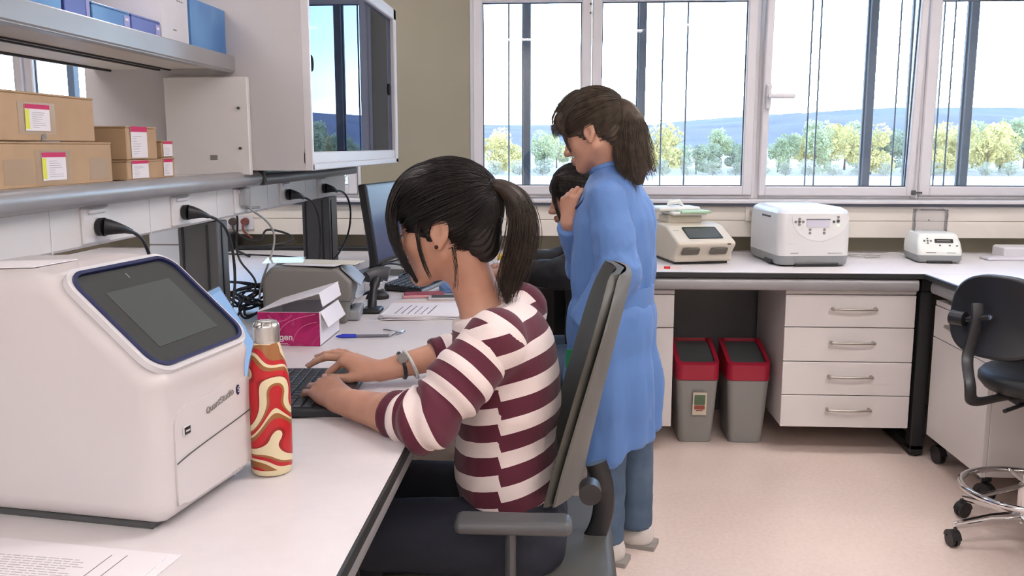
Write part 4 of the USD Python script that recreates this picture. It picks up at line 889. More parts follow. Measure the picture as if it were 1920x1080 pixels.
# ================================================================== EQUIPMENT ON THE WALL BENCH
# -- cream thermocycler with touch screen
t = thing('thermal_cycler', 'cream thermal cycler with green lidded block and dark touch screen on the wall bench', 'thermal cycler', (.66, 4.40, ZT), 13, local=True)
cp = round_poly([(-.02, .012), (.42, .012), (.42, .16), (.20, .185), (.11, .178), (-.062, .112), (-.066, .098), (-.02, .05)], .010)     # (depth, height): front at negative depth
cy = puffed(cp, -.145, .150, .012)
cy = trimesh.Trimesh(np.c_[cy.vertices[:, 1], cy.vertices[:, 0], cy.vertices[:, 2]], cy.faces[:, ::-1], process=False)
obj('housing', cy, CREAM, t, smooth=45)
obj('base_plate', bx(-.135, .135, .0, .40, 0, .014, .003), BLACK, t)
d0, d1 = np.array([0, -.062, .112]), np.array([0, .11, .178]); du = (d1 - d0) / np.linalg.norm(d1 - d0)
sc_ = lambda m, k=0.0: place(m, d0 + du * .095 + np.cross(X_, du) * (.0005 + k), X_, du)
obj('screen', sc_(ext(rrect(.165, .115, .006, cx=.012), .0025)), pm('cycler_screen', (.035, .048, .045), .15, var=0), t, label='dark grey green touch screen')
obj('screen_frame', sc_(ext(Polygon(rrect(.173, .123, .008, cx=.012).exterior.coords, [rrect(.163, .113, .005, cx=.012).exterior.coords]), .003)), BLACK, t)
for x in (-.070, .070):
    obj('air_vent', place(ext(rrect(.085, .042, .006), .004), (x, -.043, .066), X_, (0, -.046, .048)), pm('vent_dark_grey', (.12, .11, .085), .6), t)  # vent plates in a dark olive grey
obj('usb_slot', bx(.105, .122, -.0675, -.062, .098, .104, .001), BLACK, t)
LG = pm('lid_pale_green', (.42, .60, .40), .45); LW = pm('lid_white', (.70, .72, .68), .4)
obj('sample_block', rbx(-.10, .075, .19, .36, .178, .222, .01), CREAM, t)
obj('block_lid', [rbx(-.095, .085, .15, .34, .222, .240, .008), rbx(-.15, .07, .20, .36, .240, .262, .010)], LW, t)
obj('lid_band', [rbx(-.055, .100, .135, .30, .232, .246, .005)], LG, t, label='green band of the lid')
obj('lid_knob', loft([(-.08, .27, .258), (-.07, .27, .280), (-.02, .27, .284), (.0, .27, .262)], [.010, .014, .013, .008], 12), LW, t)
obj('name_print', place(ext(sbox(0, 0, .03, .004), .0004), d0 + du * .125 + np.array([-.125, 0, .0]) + np.cross(X_, du) * .0005, X_, du), MGREY, t)
# -- centrifuge
t = thing('centrifuge', 'white benchtop centrifuge with grey base and button panel in the middle of the wall bench', 'centrifuge', (1.175, 4.315, ZT), 6, local=True)
def rr_rings(levels, n=6):
    return loft_rings([np.c_[np.array(rrect(w, d, r, n, 0, d / 2 + o).exterior.coords)[:-1], np.full(4 * n + 4, z)] if False else np.c_[np.array(rrect(w, d, r, n, 0, d / 2 + o).exterior.coords)[:-1], np.full(len(rrect(w, d, r, n).exterior.coords) - 1, z)] for z, w, d, r, o in levels])
CW = pm('centrifuge_white', (.66, .66, .65), .35, var=.01)
obj('housing', rr_rings([(.052, .345, .46, .04, 0), (.20, .350, .46, .045, 0.0), (.250, .345, .45, .05, .006)]), CW, t, smooth=40)
obj('lid', rr_rings([(.250, .343, .448, .05, .007), (.262, .335, .44, .05, .016), (.275, .30, .40, .05, .045), (.279, .26, .34, .05, .08)]), pm('lid_bluish_white', (.66, .70, .76), .25, var=0), t, smooth=50)
obj('base', rr_rings([(.006, .32, .43, .035, .015), (.014, .335, .45, .035, .006), (.052, .347, .462, .04, -.001)]), pm('centrifuge_grey_base', (.27, .28, .285), .45), t, smooth=40, label='grey base')
obj('foot', [cyl((x, y, 0), (x, y, .02), .018, n=16) for x in (-.12, .12) for y in (.06, .40)], BLACK, t)
obj('base_recess', [bx(-.09, .12, -.0015, .02, .002, .018, .004), bx(-.176, -.15, .09, .20, .006, .024, .004)], BLACK, t)
half = Polygon([(.135 * math.cos(a), .115 * math.sin(a)) for a in np.linspace(math.pi, 2 * math.pi, 30)])
pn = obj('control_panel', ext(affinity.translate(half, .02, .237), -.0018, 'y', .0005), pm('panel_white', (.72, .72, .71), .3, var=0), t, label='curved white control panel')
obj('display', bx(-.045, .065, -.0035, -.001, .188, .222, .001), pm('lcd_pale', (.58, .57, .66), .2), pn)
obj('display_edge', bx(-.047, .067, -.0042, -.001, .222, .226, .0005), DGREY, pn)
bt = [(-.098, .213), (-.080, .226), (-.080, .200), (-.062, .213), (-.080, .213), (.084, .213), (.104, .215), (.104, .234), (-.028, .176), (-.028, .160), (.040, .176), (.040, .160)]
for i, (x, z) in enumerate(bt):
    obj('button', cyl((x, -.001, z), (x, -.004, z), .0062 if i != 6 else .0075, n=14), MGREY if i not in (4, 5, 6) else DGREY, pn)
obj('green_light', cyl((.106, -.001, .196), (.106, -.004, .196), .004, n=12), mat('led_green', {'e': ('emission', {'color': (.55, 1, .35), 'strength': 3.0})}, [], surface='e.emission'), pn, label='lit green lamp')
obj('maker_print', [bx(-.115, -.078, -.0012, .001, .064, .067, 0), bx(.062, .130, -.0012, .001, .064, .0665, 0)], MGREY, t)
obj('side_vent', bx(-.1765, -.170, .13, .25, .225, .234, .001), BLACK, t)
t = thing('wall_socket', 'grey plug with hanging cable on the beige panel left of the centrifuge', 'socket', (.996, 4.87, 1.072))
obj('plate', bx(.955, 1.04, 4.862, 4.8725, 1.03, 1.11, .003), BEIGE, t)
obj('plug', [cyl((.996, 4.868, 1.078), (.996, 4.83, 1.078), .022, .018, 18), loft([(.996, 4.84, 1.066), (.998, 4.838, 1.03), (1.0, 4.85, 1.01)], [.012, .008, .005], 10)], pm('warm_grey_plug', (.40, .37, .34), .5), t)
obj('cable', wire([(1.0, 4.85, 1.015), (1.01, 4.85, .97), (1.03, 4.86, .92), (1.06, 4.85, .868)], .0045, 20), pm('warm_grey_plug', (.40, .37, .34), .5), t)
# -- small white device with clear raised lid
t = thing('mini_centrifuge', 'small white bench device with raised clear lid and dark display near the corner', 'laboratory device', (1.815, 4.47, ZT), -4, local=True)
obj('housing', rr_rings([(.040, .205, .25, .02, 0), (.062, .208, .25, .02, 0), (.10, .202, .230, .02, .0234), (.135, .178, .20, .02, .045), (.142, .165, .185, .02, .055)]), LW, t, smooth=40)
obj('base', rr_rings([(.004, .185, .23, .02, .01), (.012, .20, .245, .02, .003), (.040, .205, .25, .02, 0)]), pm('centrifuge_grey_base', (.27, .28, .285), .45), t, smooth=40)
obj('base_recess', bx(-.06, .06, -.0015, .02, .002, .014, .004), BLACK, t)
f0, f1 = np.array([0, .0, .062]), np.array([0, .045, .135]); fu = (f1 - f0) / np.linalg.norm(f1 - f0)
fs = lambda m: place(m, f0 + fu * .045 + np.cross(X_, fu) * .0012, X_, fu)
obj('display', fs(ext(rrect(.085, .020, .002, cx=.02, cy=.008), .002)), BLACK, t)
obj('display_text', fs(ext(sbox(-.012, .006, .05, .010), .0004, at=.0021)), MGREY, t)
for x, y in ((-.07, .008), (-.055, .008), (-.04, .008), (-.055, .020), (-.055, -.004), (.0, -.016), (.045, -.016), (.078, -.018)):
    obj('button', fs(ext(sbox(-.004, -.003, .004, .003), .002)).apply_translation([x, fu[1] * y, fu[2] * y]), DGREY, t)
obj('maker_print', [bx(-.065, -.02, -.0012, .001, .052, .055, 0), bx(.03, .07, -.0012, .001, .052, .0545, 0)], MGREY, t)
CLR = mat('clear_acrylic', {'f': ('fresnel', {'IOR': 1.5}), 'a': ('transparent_bsdf', {'color': (.90, .90, .92)}), 'g': ('glossy_bsdf', {'roughness': .08}), 'm': ('mix_closure', {})}, [('f.fac', 'm.fac'), ('a.BSDF', 'm.closure1'), ('g.BSDF', 'm.closure2')], surface='m.closure')
obj('clear_lid', [bx(-.078, .078, .205, .209, .140, .250, .001), bx(-.078, -.074, .165, .207, .140, .250, .001), bx(.074, .078, .165, .207, .140, .250, .001), bx(-.078, .078, .165, .207, .246, .250, .001)], CLR, t, label='clear raised lid')
obj('lid_edge', [loft(spline([(-.078, .164, .142), (-.078, .164, .225), (-.066, .164, .248), (.066, .164, .248), (.078, .164, .225), (.078, .164, .142)], 40), .0018, 6)], PRL, t)
obj('lid_pin', cyl((.0, .204, .195), (.0, .200, .195), .004, n=12), MGREY, t)
obj('device_cable', wire([(1.72, 4.66, .875), (1.66, 4.70, .885), (1.55, 4.68, .870), (1.46, 4.72, .868), (1.50, 4.78, .868), (1.60, 4.72, .868), (1.52, 4.66, .868)], .004, 60), GRC, label='grey cable looping on the bench between the centrifuge and the small device', category='cable')
t = thing('adapter', 'grey cable plug lying right of the small white device', 'adapter', (1.955, 4.62, ZT))
obj('adapter_body', [rbx(1.935, 1.975, 4.60, 4.64, ZT, ZT + .035, .008), wire([(1.955, 4.64, ZT + .015), (1.96, 4.70, ZT + .006), (1.93, 4.78, ZT + .006)], .004, 16)], PRL, t)
t = thing('wipes_packet', 'white packet of wipes with a flat film at the right bench end', 'packet', (2.30, 4.72, ZT))
obj('packet', rbx(2.205, 2.42, 4.66, 4.80, ZT, ZT + .062, .012), PVC, t)
obj('packet_film', rbx(2.10, 2.31, 4.60, 4.70, ZT, ZT + .016, .007), pm('film_white', (.66, .64, .70), .25), t)
t = thing('pen_cap', 'small red cap lying on pink paper by the blue coat on the wall bench', 'pen cap', (.475, 4.20, ZT))
obj('cap', [loft([(.462, 4.205, ZT + .006), (.49, 4.20, ZT + .006)], [.006, .007], 12)], pm('bright_red_cap', (.65, .02, .03), .4), t)
obj('paper', bx(.42, .54, 4.18, 4.28, ZT, ZT + .001, 0), pm('pinkish_paper', (.72, .58, .52), .7), t)

# ================================================================== PEOPLE
def V(*a): return np.array(a, float)
def unit(v):
    v = np.asarray(v, float); return v / np.linalg.norm(v)
def fair(m, rounds):
    """lambda / mu smoothing"""
    from scipy.sparse import coo_matrix, diags
    e = m.edges_unique; n = len(m.vertices)
    A = coo_matrix((np.ones(2 * len(e)), (np.r_[e[:, 0], e[:, 1]], np.r_[e[:, 1], e[:, 0]])), (n, n)).tocsr()
    A = diags(1 / np.maximum(np.asarray(A.sum(1)).ravel(), 1)) @ A
    v = np.array(m.vertices)
    for _ in range(rounds):
        v = v + .5 * (A @ v - v); v = v - .52 * (A @ v - v)
    m.vertices = v
class Field:
    """a distance field on a grid; smooth unions of tapered limbs and ellipsoids, skinned by surface nets"""
    def __init__(s, lo, hi, h):
        s.lo, s.h = np.array(lo, float), h
        s.n = np.ceil((np.array(hi, float) - s.lo) / h).astype(int) + 1
        s.D = np.full(s.n, 1.0, np.float32)
    def _win(s, lo, hi, pad):
        a = np.clip(np.floor((lo - pad - s.lo) / s.h).astype(int), 0, s.n)
        b = np.clip(np.ceil((hi + pad - s.lo) / s.h).astype(int) + 1, 0, s.n)
        if (b <= a).any(): return None, None
        g = np.stack(np.meshgrid(*[s.lo[i] + s.h * np.arange(a[i], b[i]) for i in range(3)], indexing='ij'), -1)
        return tuple(slice(a[i], b[i]) for i in range(3)), g
    def _mix(s, w, d, k, sub):
        D = s.D[w]
        if sub:
            a, b = D, -d
            if k <= 0: s.D[w] = np.maximum(a, b); return
            h = np.clip(.5 - .5 * (b - a) / k, 0, 1); s.D[w] = b + (a - b) * h + k * h * (1 - h)
        else:
            if k <= 0: s.D[w] = np.minimum(D, d); return
            h = np.clip(.5 + .5 * (D - d) / k, 0, 1); s.D[w] = D + (d - D) * h - k * h * (1 - h)
    def cap(s, a, b, ra, rb=None, k=.01, lat=None, sq=1.0, sub=False):
        """tapered limb; lat, sq: widened by sq along the direction lat"""
        a, b = np.array(a, float), np.array(b, float); rb = ra if rb is None else rb
        R = max(ra, rb) * max(1, sq)
        w, g = s._win(np.minimum(a, b) - R, np.maximum(a, b) + R, 2.5 * k + 2 * s.h)
        if w is None: return s
        v = b - a; L = v @ v + 1e-12
        t = np.clip(((g - a) @ v) / L, 0, 1)
        o = g - a - t[..., None] * v
        if lat is not None:
            l = unit(lat); o = o - (o @ l)[..., None] * l * (1 - 1 / sq)
        s._mix(w, np.linalg.norm(o, axis=-1) - (ra + (rb - ra) * t), k, sub); return s
    def chain(s, pts, rs, k=.01, lat=None, sq=1.0):
        for i in range(len(pts) - 1):
            q = sq[i] if np.ndim(sq) else sq
            s.cap(pts[i], pts[i + 1], rs[i], rs[i + 1], k, lat, q)
        return s
    def ell(s, c, r, k=.01, A=None, sub=False):
        """ellipsoid with axes A (rows)"""
        c, r = np.array(c, float), np.array(r, float); A = np.eye(3) if A is None else np.array(A)
        R = r.max(); w, g = s._win(c - R, c + R, 2.5 * k + 2 * s.h)
        if w is None: return s
        q = (g - c) @ A.T
        k0 = np.linalg.norm(q / r, axis=-1); k1 = np.linalg.norm(q / r ** 2, axis=-1) + 1e-9
        s._mix(w, k0 * (k0 - 1) / k1, k, sub); return s
    def cut(s, p, n):
        """remove what lies on the side that n points to"""
        g = np.stack(np.meshgrid(*[s.lo[i] + s.h * np.arange(s.n[i]) for i in range(3)], indexing='ij'), -1)
        s.D = np.maximum(s.D, ((g - np.array(p)) @ unit(n)).astype(np.float32)); return s
    def mesh(s, smooth=2):
        D = s.D.copy()
        D[0], D[-1], D[:, 0], D[:, -1], D[:, :, 0], D[:, :, -1] = (np.maximum(x, .001) for x in (D[0], D[-1], D[:, 0], D[:, -1], D[:, :, 0], D[:, :, -1]))
        n = np.array(D.shape) - 1
        S = D < 0
        acc = np.zeros((*n, 3)); cnt = np.zeros(n)
        corner = lambda o: tuple(slice(o[i], o[i] + n[i]) for i in range(3))
        for ax in range(3):
            for o1 in (0, 1):
                for o2 in (0, 1):
                    o = [0, 0, 0]; r = [i for i in range(3) if i != ax]; o[r[0]], o[r[1]] = o1, o2
                    e = list(o); e[ax] = 1
                    a, b = D[corner(o)], D[corner(e)]
                    m = (a < 0) != (b < 0)
                    t = np.where(m, a / np.where(m, a - b, 1), 0)
                    for i in range(3): acc[..., i] += m * (o[i] if i != ax else t)
                    cnt += m
        has = cnt > 0
        idx = -np.ones(n, int); idx[has] = np.arange(has.sum())
        I = np.argwhere(has)
        v = s.lo + s.h * (I + acc[has] / cnt[has][:, None])
        F = []
        for ax in range(3):
            u, w = (ax + 1) % 3, (ax + 2) % 3
            sl0 = [slice(1, n[i]) for i in range(3)]; sl0[ax] = slice(0, n[ax]); sl1 = list(sl0); sl1[ax] = slice(1, n[ax] + 1)
            a, b = S[tuple(sl0)], S[tuple(sl1)]
            c = np.argwhere(a != b)
            if not len(c): continue
            flip = b[tuple(c.T)]
            base = c.copy()
            for i in range(3):
                if i != ax: base[:, i] += 1
            def at(du, dw):
                q = base.copy(); q[:, u] -= du; q[:, w] -= dw; return idx[tuple(q.T)]
            q = np.stack([at(1, 1), at(0, 1), at(0, 0), at(1, 0)], 1)
            q[flip] = q[flip][:, ::-1]
            F.append(q)
        q = np.vstack(F); q = q[(q >= 0).all(1)]
        m = trimesh.Trimesh(v, np.vstack([q[:, [0, 1, 2]], q[:, [0, 2, 3]]]), process=False)
        if smooth: fair(m, smooth * 2)
        return m
def wrinkle(m, amp, freq, seed=0, stretch=(1, 1, 1), keep=None):
    """cloth folds: displace along the normals"""
    n = m.vertex_normals; p = m.vertices * np.array(stretch) * freq
    d = (1 - np.abs(2 * meshkit.fbm(p, 3, seed) - 1) * 1.6) * amp
    if keep is not None: d = d * keep(m.vertices)
    return trimesh.Trimesh(m.vertices + n * d[:, None], m.faces, process=False)

SKIN = mat('warm_skin', {'t': ('texture_coordinate', {}), 'n': ('noise_texture', {'scale': 18.0, 'detail': 4.0}), 'r': ('rgb_ramp', {'ramp': [(.3, (.47, .235, .155)), (.7, (.56, .30, .205))]}), 'p': ('principled_bsdf', {'roughness': .5, 'subsurface_weight': .12, 'subsurface_scale': .012, 'subsurface_radius': (1, .35, .2)})},
    [('t.object', 'n.vector'), ('n.fac', 'r.fac'), ('r.color', 'p.base_color')])
NAIL = pm('finger_nail', (.62, .36, .29), .25)
LIP = pm('lip', (.42, .13, .11), .45)
EYEW = pm('eye_white', (.7, .67, .63), .2); IRIS = pm('brown_iris', (.03, .015, .01), .1)
def hairmat(name, lo, hi):
    return mat(name, {'g': ('texture_coordinate', {}), 'n': ('noise_texture', {'scale': 40.0, 'detail': 3.0}), 'r': ('rgb_ramp', {'ramp': [(.3, lo), (.7, hi)]}), 'p': ('principled_bsdf', {'roughness': .42, 'specular_ior_level': .35})}, [('g.object', 'n.vector'), ('n.fac', 'r.fac'), ('r.color', 'p.base_color')])

class Head:
    """frame of a head: f forward, l to the person's left, u up; s size"""
    def __init__(s, o, yaw, pitch, size, roll=0.0):
        y, p = math.radians(yaw), math.radians(pitch)
        flat = V(-math.cos(y), math.sin(y), 0)
        s.f = flat * math.cos(p) + V(0, 0, -math.sin(p))
        s.l = unit(np.cross((0, 0, 1), flat)); s.u = np.cross(s.f, s.l)
        r = math.radians(roll); s.l, s.u = s.l * math.cos(r) + s.u * math.sin(r), s.u * math.cos(r) - s.l * math.sin(r)
        s.o, s.k = np.array(o, float), size
        s.A = np.stack([s.f, s.l, s.u])
    def __call__(s, f, l, u): return s.o + s.k * (f * s.f + l * s.l + u * s.u)
    def local(s, p): return ((p - s.o) @ s.A.T) / s.k
def head_field(H, neck_base, chest=None, h=.003, nr=.05):
    c = np.vstack([H(.15, .12, .15), H(-.15, -.12, -.15), H(.15, -.12, -.15), H(-.15, .12, .15), H(.15, .12, -.15), H(-.15, -.12, .15), np.array(neck_base) + .11, np.array(neck_base) - .11])
    F = Field(c.min(0), c.max(0), h); k = H.k; A = H.A
    E = lambda p, r, kk=.012, sub=False: F.ell(H(*p), np.array(r) * k, kk * k, A, sub)
    C = lambda a, b, ra, rb=None, kk=.01, sub=False: F.cap(H(*a), H(*b), ra * k, (ra if rb is None else rb) * k, kk * k, sub=sub)
    E((-.008, 0, .034), (.098, .076, .083)); E((.034, 0, -.028), (.060, .058, .080), .03)
    for q in (-1, 1):
        C((-.006, q * .050, -.052), (.066, q * .016, -.096), .019, .016, .03)
        E((.052, q * .036, -.030), (.028, .024, .026), .025)
        C((.080, q * .012, .016), (.068, q * .044, .018), .011, .010, .015)
    E((.076, 0, -.100), (.017, .020, .016), .02)
    for q in (-1, 1): E((.094, q * .031, -.002), (.014, .019, .012), .014, True)
    for q in (-1, 1): E((.0735, q * .031, -.001), (.0145, .0165, .0125), .004)
    C((.088, 0, .010), (.106, 0, -.034), .008, .0115, .012); E((.112, 0, -.038), (.0115, .012, .010), .010)
    for q in (-1, 1): E((.0985, q * .0135, -.042), (.012, .008, .009), .007)
    C((.090, -.019, -.068), (.098, 0, -.0645), .005, .0062, .006); C((.090, .019, -.068), (.098, 0, -.0645), .005, .0062, .006)
    C((.089, -.016, -.074), (.0965, 0, -.0765), .005, .0072, .006); C((.089, .016, -.074), (.0965, 0, -.0765), .005, .0072, .006)
    C((.098, -.018, -.0705), (.1045, 0, -.0705), .0022, .0022, .004, True); C((.098, .018, -.0705), (.1045, 0, -.0705), .0022, .0022, .004, True)
    for q in (-1, 1):
        Ae = A.copy(); t = math.radians(14); Ae = np.stack([A[0] * math.cos(t) + q * A[1] * -math.sin(t) * 0 + A[2] * math.sin(t), A[1], A[2] * math.cos(t) - A[0] * math.sin(t)])
        F.ell(H(-.014, q * .080, -.006), np.array((.0195, .0075, .0315)) * k, .006 * k, Ae)
        F.ell(H(-.010, q * .0885, -.008), np.array((.0105, .007, .017)) * k, .004 * k, Ae, True)
        E((-.006, q * .079, -.034), (.009, .006, .010), .006)
        E((.003, q * .077, -.010), (.005, .006, .009), .004)
    nb = np.array(neck_base, float)
    F.cap(H(-.022, 0, -.045), nb, nr * k, nr * 1.06 * k, .03)
    return F
def face_parts(H, parent):
    for q in (-1, 1):
        e = trimesh.creation.icosphere(2, .0128 * H.k).apply_translation(H(.0765, q * .031, -.0045))
        ey = obj('eyeball', e, EYEW, parent, True)
        obj('iris', trimesh.creation.icosphere(2, .0062 * H.k).apply_translation(H(.0840, q * .031, -.0065)), IRIS, ey, True)
        obj('eyebrow', loft(spline([H(.0905, q * .016, .024), H(.089, q * .030, .029), H(.078, q * .046, .026)], 12), np.array([.002, .003, .003, .003, .003, .003, .003, .0028, .0026, .0022, .0018, .0012]) * H.k, 7), pm('dark_brow', (.03, .018, .012), .6), parent)
        obj('eyelashes', loft(spline([H(.0915, q * .018, -.004), H(.0925, q * .031, -.0065), H(.084, q * .045, -.004)], 12), .0013 * H.k, 6), pm('dark_brow', (.03, .018, .012), .6), parent)
    obj('lips', [loft(spline([H(.0915, -.019, -.0695), H(.1015, -.007, -.066), H(.1022, 0, -.067), H(.1015, .007, -.066), H(.0915, .019, -.0695)], 20), np.sin(np.linspace(.15, 2.99, 20)) * .0036 * H.k, 8),
                 loft(spline([H(.0915, -.018, -.0715), H(.1005, 0, -.0765), H(.0915, .018, -.0715)], 20), np.sin(np.linspace(.15, 2.99, 20)) * .0044 * H.k, 8)], LIP, parent)
def hand_field(F, Wp, d, n, s, curls, size=1.0, thumb=(.5, .5), spread=.12, lift=0.0):
    """a hand in the field F: wrist Wp, d towards the knuckles, n out of the back of the hand, s towards the thumb.
    curls: per finger (index..little) the three bends in degrees. Returns the finger tips for nails."""
    d = unit(d); n = unit(n - d * (n @ d)); s = unit(s - d * (s @ d) - n * (s @ n)); z = size
    P = lambda a, b, c: np.array(Wp) + z * (a * d + b * s + c * n)
    mcp = [P(.090, .026, .004), P(.094, .006, .007), P(.089, -.014, .005), P(.079, -.031, .0)]
    base = [P(.012, .014, 0), P(.010, .004, .001), P(.010, -.007, .001), P(.012, -.017, 0)]
    for a, b in zip(base, mcp): F.cap(a, b, .0145 * z, .0112 * z, .012 * z)
    F.ell(P(.050, -.002, -.006), np.array((.042, .036, .014)) * z, .012 * z, np.stack([d, s, n]))
    F.ell(P(.035, .022, -.010), np.array((.030, .015, .015)) * z, .012 * z, np.stack([d, s, n]))
    lens = [(.042, .025, .021), (.046, .029, .022), (.043, .027, .022), (.034, .020, .019)]
    rad = [(.0095, .0086, .0078, .0068), (.0098, .0088, .0079, .0069), (.0093, .0084, .0076, .0066), (.0084, .0074, .0067, .0058)]
    tips = []
    for i in range(4):
        fan = (1.5 - i) * spread
        dd = unit(d + s * fan); p = mcp[i]; ang = 0.0
        for j in range(3):
            ang += math.radians(curls[i][j])
            e = dd * math.cos(ang) - n * math.sin(ang)
            q = p + e * lens[i][j] * z
            F.cap(p, q, rad[i][j] * z, rad[i][j + 1] * z, .0035 * z)
            p = q
        tips.append((p, e, unit(dd * math.sin(ang) + n * math.cos(ang)), rad[i][3] * z))
    t0 = P(.022, .022, -.008); a, b = thumb
    t1 = t0 + z * .044 * unit(d * .75 + s * a - n * b); t2 = t1 + z * .032 * unit(d * .95 + s * a * .45 - n * b * .9); t3 = t2 + z * .024 * unit(d * 1.0 + s * a * .1 - n * b * .8)
    F.cap(t0, t1, .0150 * z, .0115 * z, .010 * z); F.cap(t1, t2, .0112 * z, .0098 * z, .004 * z); F.cap(t2, t3, .0098 * z, .0082 * z, .004 * z)
    e = unit(t3 - t2); m = unit(s * .4 + n * .8 - e * ((s * .4 + n * .8) @ e))
    tips.append((t3, e, m, .0082 * z))
    return tips
def nails(tips, parent, size=1.0):
    for p, e, m, r in tips:
        l = np.cross(e, m)
        g = trimesh.creation.icosphere(2, 1.0); g.apply_scale([r * .95, r * .72, r * .25])
        obj('fingernail', place(g, p + e * r * .45 + m * r * .78, e - m * .25, l), NAIL, parent, True)
def arm_field(W0, El, Sh, r, hand, h=.003, k=.02, up_r=.036):
    """hand, forearm and the lower part of the upper arm in one field"""
    pts = np.vstack([W0, El, El + (Sh - El) * .55, W0 + unit(hand['d']) * .21])
    F = Field(pts.min(0) - .085, pts.max(0) + .085, h)
    mid = W0 + (El - W0) * .62
    F.cap(W0, mid, r[0], r[1], k, np.cross(hand['n'], hand['d']), 1.25); F.cap(mid, El, r[1], r[2], k)
    F.cap(El, El + (Sh - El) * .5, r[2], up_r, k)
    tips = hand_field(F, W0, **hand)
    return F, tips
def cap_strands(H, T, c, r, mask, n, seed, lift=(.001, .005), steps=12, wob=.004, sag=0.0):
    """hairs lying on an ellipsoid (head units), each running from a random start to the tie T"""
    rs = np.random.default_rng(seed); c, r = np.array(c), np.array(r); out = []
    td = unit((np.array(T) - c) / r)
    while len(out) < n:
        q = unit(rs.normal(0, 1, 3)); p = c + q * r
        if not mask(p): continue
        w = math.acos(np.clip(q @ td, -1, 1))
        if w < .12 or w > 2.9: continue
        t = np.linspace(0, 1, steps)[:, None]
        dirs = (np.sin((1 - t) * w) * q + np.sin(t * w) * td) / math.sin(w)
        side = unit(np.cross(q, td)); ph, am = rs.uniform(0, 6), rs.normal(0, wob)
        up = rs.uniform(*lift) * np.sin(np.clip(t * 1.1 + .08, 0, 1) * np.pi) ** .5
        pts = c + dirs * (r + up) + side * am * np.sin(t * 3 + ph) * (1 - t)
        if not all(mask(x) for x in pts[::2]): continue
        pts[-1] = np.array(T) + rs.normal(0, .004, 3)
        out.append(np.array([H(*x) for x in pts]))
    return out
def lock_strands(guide, n, r0, r1, seed, steps=18, loose=.25, tipspread=.0):
    """a lock of hair round a guide curve; r0, r1: radius profile from root to tip"""
    rs = np.random.default_rng(seed); out = []
    g = spline(guide, 60); t, u, w = frames(g)
    rad = np.interp(np.linspace(0, 1, 60), np.linspace(0, 1, len(r0)), r0) if np.ndim(r0) else np.linspace(r0, r1, 60)
    for _ in range(n):
        a, q = rs.uniform(0, 2 * np.pi), math.sqrt(rs.uniform(0, 1))
        end = rs.uniform(.72, 1.0) if tipspread else rs.uniform(.9, 1.0)
        s = np.linspace(0, end, steps) * 59; i = np.clip(s.astype(int), 0, 58); f = (s - i)[:, None]
        P = g[i] * (1 - f) + g[i + 1] * f; U = u[i]; Wv = w[i]; R = (rad[i])[:, None]
        a2 = a + rs.normal(0, loose) * np.linspace(0, 1, steps)[:, None]
        stray = 1 + (rs.normal(0, tipspread) if tipspread else 0) * np.linspace(0, 1, steps)[:, None] ** 2
        out.append(P + q * R * stray * (np.cos(a2) * U + np.sin(a2) * Wv) + rs.normal(0, .0007, (steps, 3)).cumsum(0) * .6)
    return out
def mat_stripes(name, period, duty):
    return mat(name, {'a': ('attribute', {'attribute': 'stripe'}), 'dv': ('math', {'math_type': 'divide', 'value2': period}), 'fr': ('math', {'math_type': 'fraction'}), 'lt': ('math', {'math_type': 'less_than', 'value2': duty}),
        't': ('texture_coordinate', {}), 'n': ('noise_texture', {'scale': 420.0, 'detail': 2.0}), 'b': ('bump', {'strength': .35, 'distance': .002}), 'mx': ('mix_color', {'a': (.74, .64, .615), 'b': (.085, .006, .022)}), 'p': ('principled_bsdf', {'roughness': .85, 'sheen_weight': .15})},
        [('a.fac', 'dv.value1'), ('dv.value', 'fr.value1'), ('fr.value', 'lt.value1'), ('lt.value', 'mx.fac'), ('mx.result', 'p.base_color'), ('t.object', 'n.vector'), ('n.fac', 'b.height'), ('b.normal', 'p.normal')])
def along(p, chain):
    """length along a chain of joints, blended where two limbs are equally near"""
    ds, ss, L0 = [], [], 0.0
    for a, b in zip(chain[:-1], chain[1:]):
        a, b = np.array(a), np.array(b); v = b - a; L = np.linalg.norm(v)
        raw = (p - a) @ v / L ** 2
        ds.append(np.linalg.norm(p - a - np.clip(raw, 0, 1)[:, None] * v, axis=1)); ss.append(L0 + raw * L); L0 += L
    ds, ss = np.array(ds), np.array(ss)
    w = np.exp(-(ds - ds.min(0)) / .008); w /= w.sum(0)
    return (w * ss).sum(0)

# ------------------------------------------------------------------ the seated woman in the striped jumper
HAIR1 = hairmat('black_brown_hair', (.008, .006, .006), (.018, .013, .011))
HAIR1B = hairmat('brown_ponytail_hair', (.022, .015, .011), (.05, .034, .024))
P1 = thing('person', 'seated person with dark ponytail in a maroon and white striped jumper typing on a laptop', 'person', (-.10, 1.90, .56))
H1 = Head((-.250, 1.90, 1.254), 12, 9, 1.0)
NB1 = V(-.165, 1.905, 1.055)
F = head_field(H1, NB1 + V(.01, 0, -.03), nr=.047)
F.cap(NB1 + V(0, -.05, -.045), NB1 + V(0, .05, -.045), .055, .055, .04)
parts = [F.mesh(2)]
LW0, LEl, LSh = V(-.462, 1.812, .895), V(-.262, 1.655, .902), V(-.140, 1.750, 1.035)
RW0, REl, RSh = V(-.428, 2.050, .900), V(-.195, 2.150, .945), V(-.105, 2.065, 1.045)
lh = dict(d=V(-.62, .76, .16), n=V(-.15, -.25, 1), s=V(.76, .62, 0), curls=[(22, 28, 14), (26, 28, 14), (22, 28, 14), (16, 26, 14)], size=.98, thumb=(.55, .55), spread=.13)
rh = dict(d=V(-.93, .16, .24), n=V(.1, -.12, 1), s=V(-.2, -1, 0), curls=[(52, 32, 16), (14, 22, 12), (8, 18, 10), (0, 14, 12)], size=.98, thumb=(.55, .25), spread=.20)
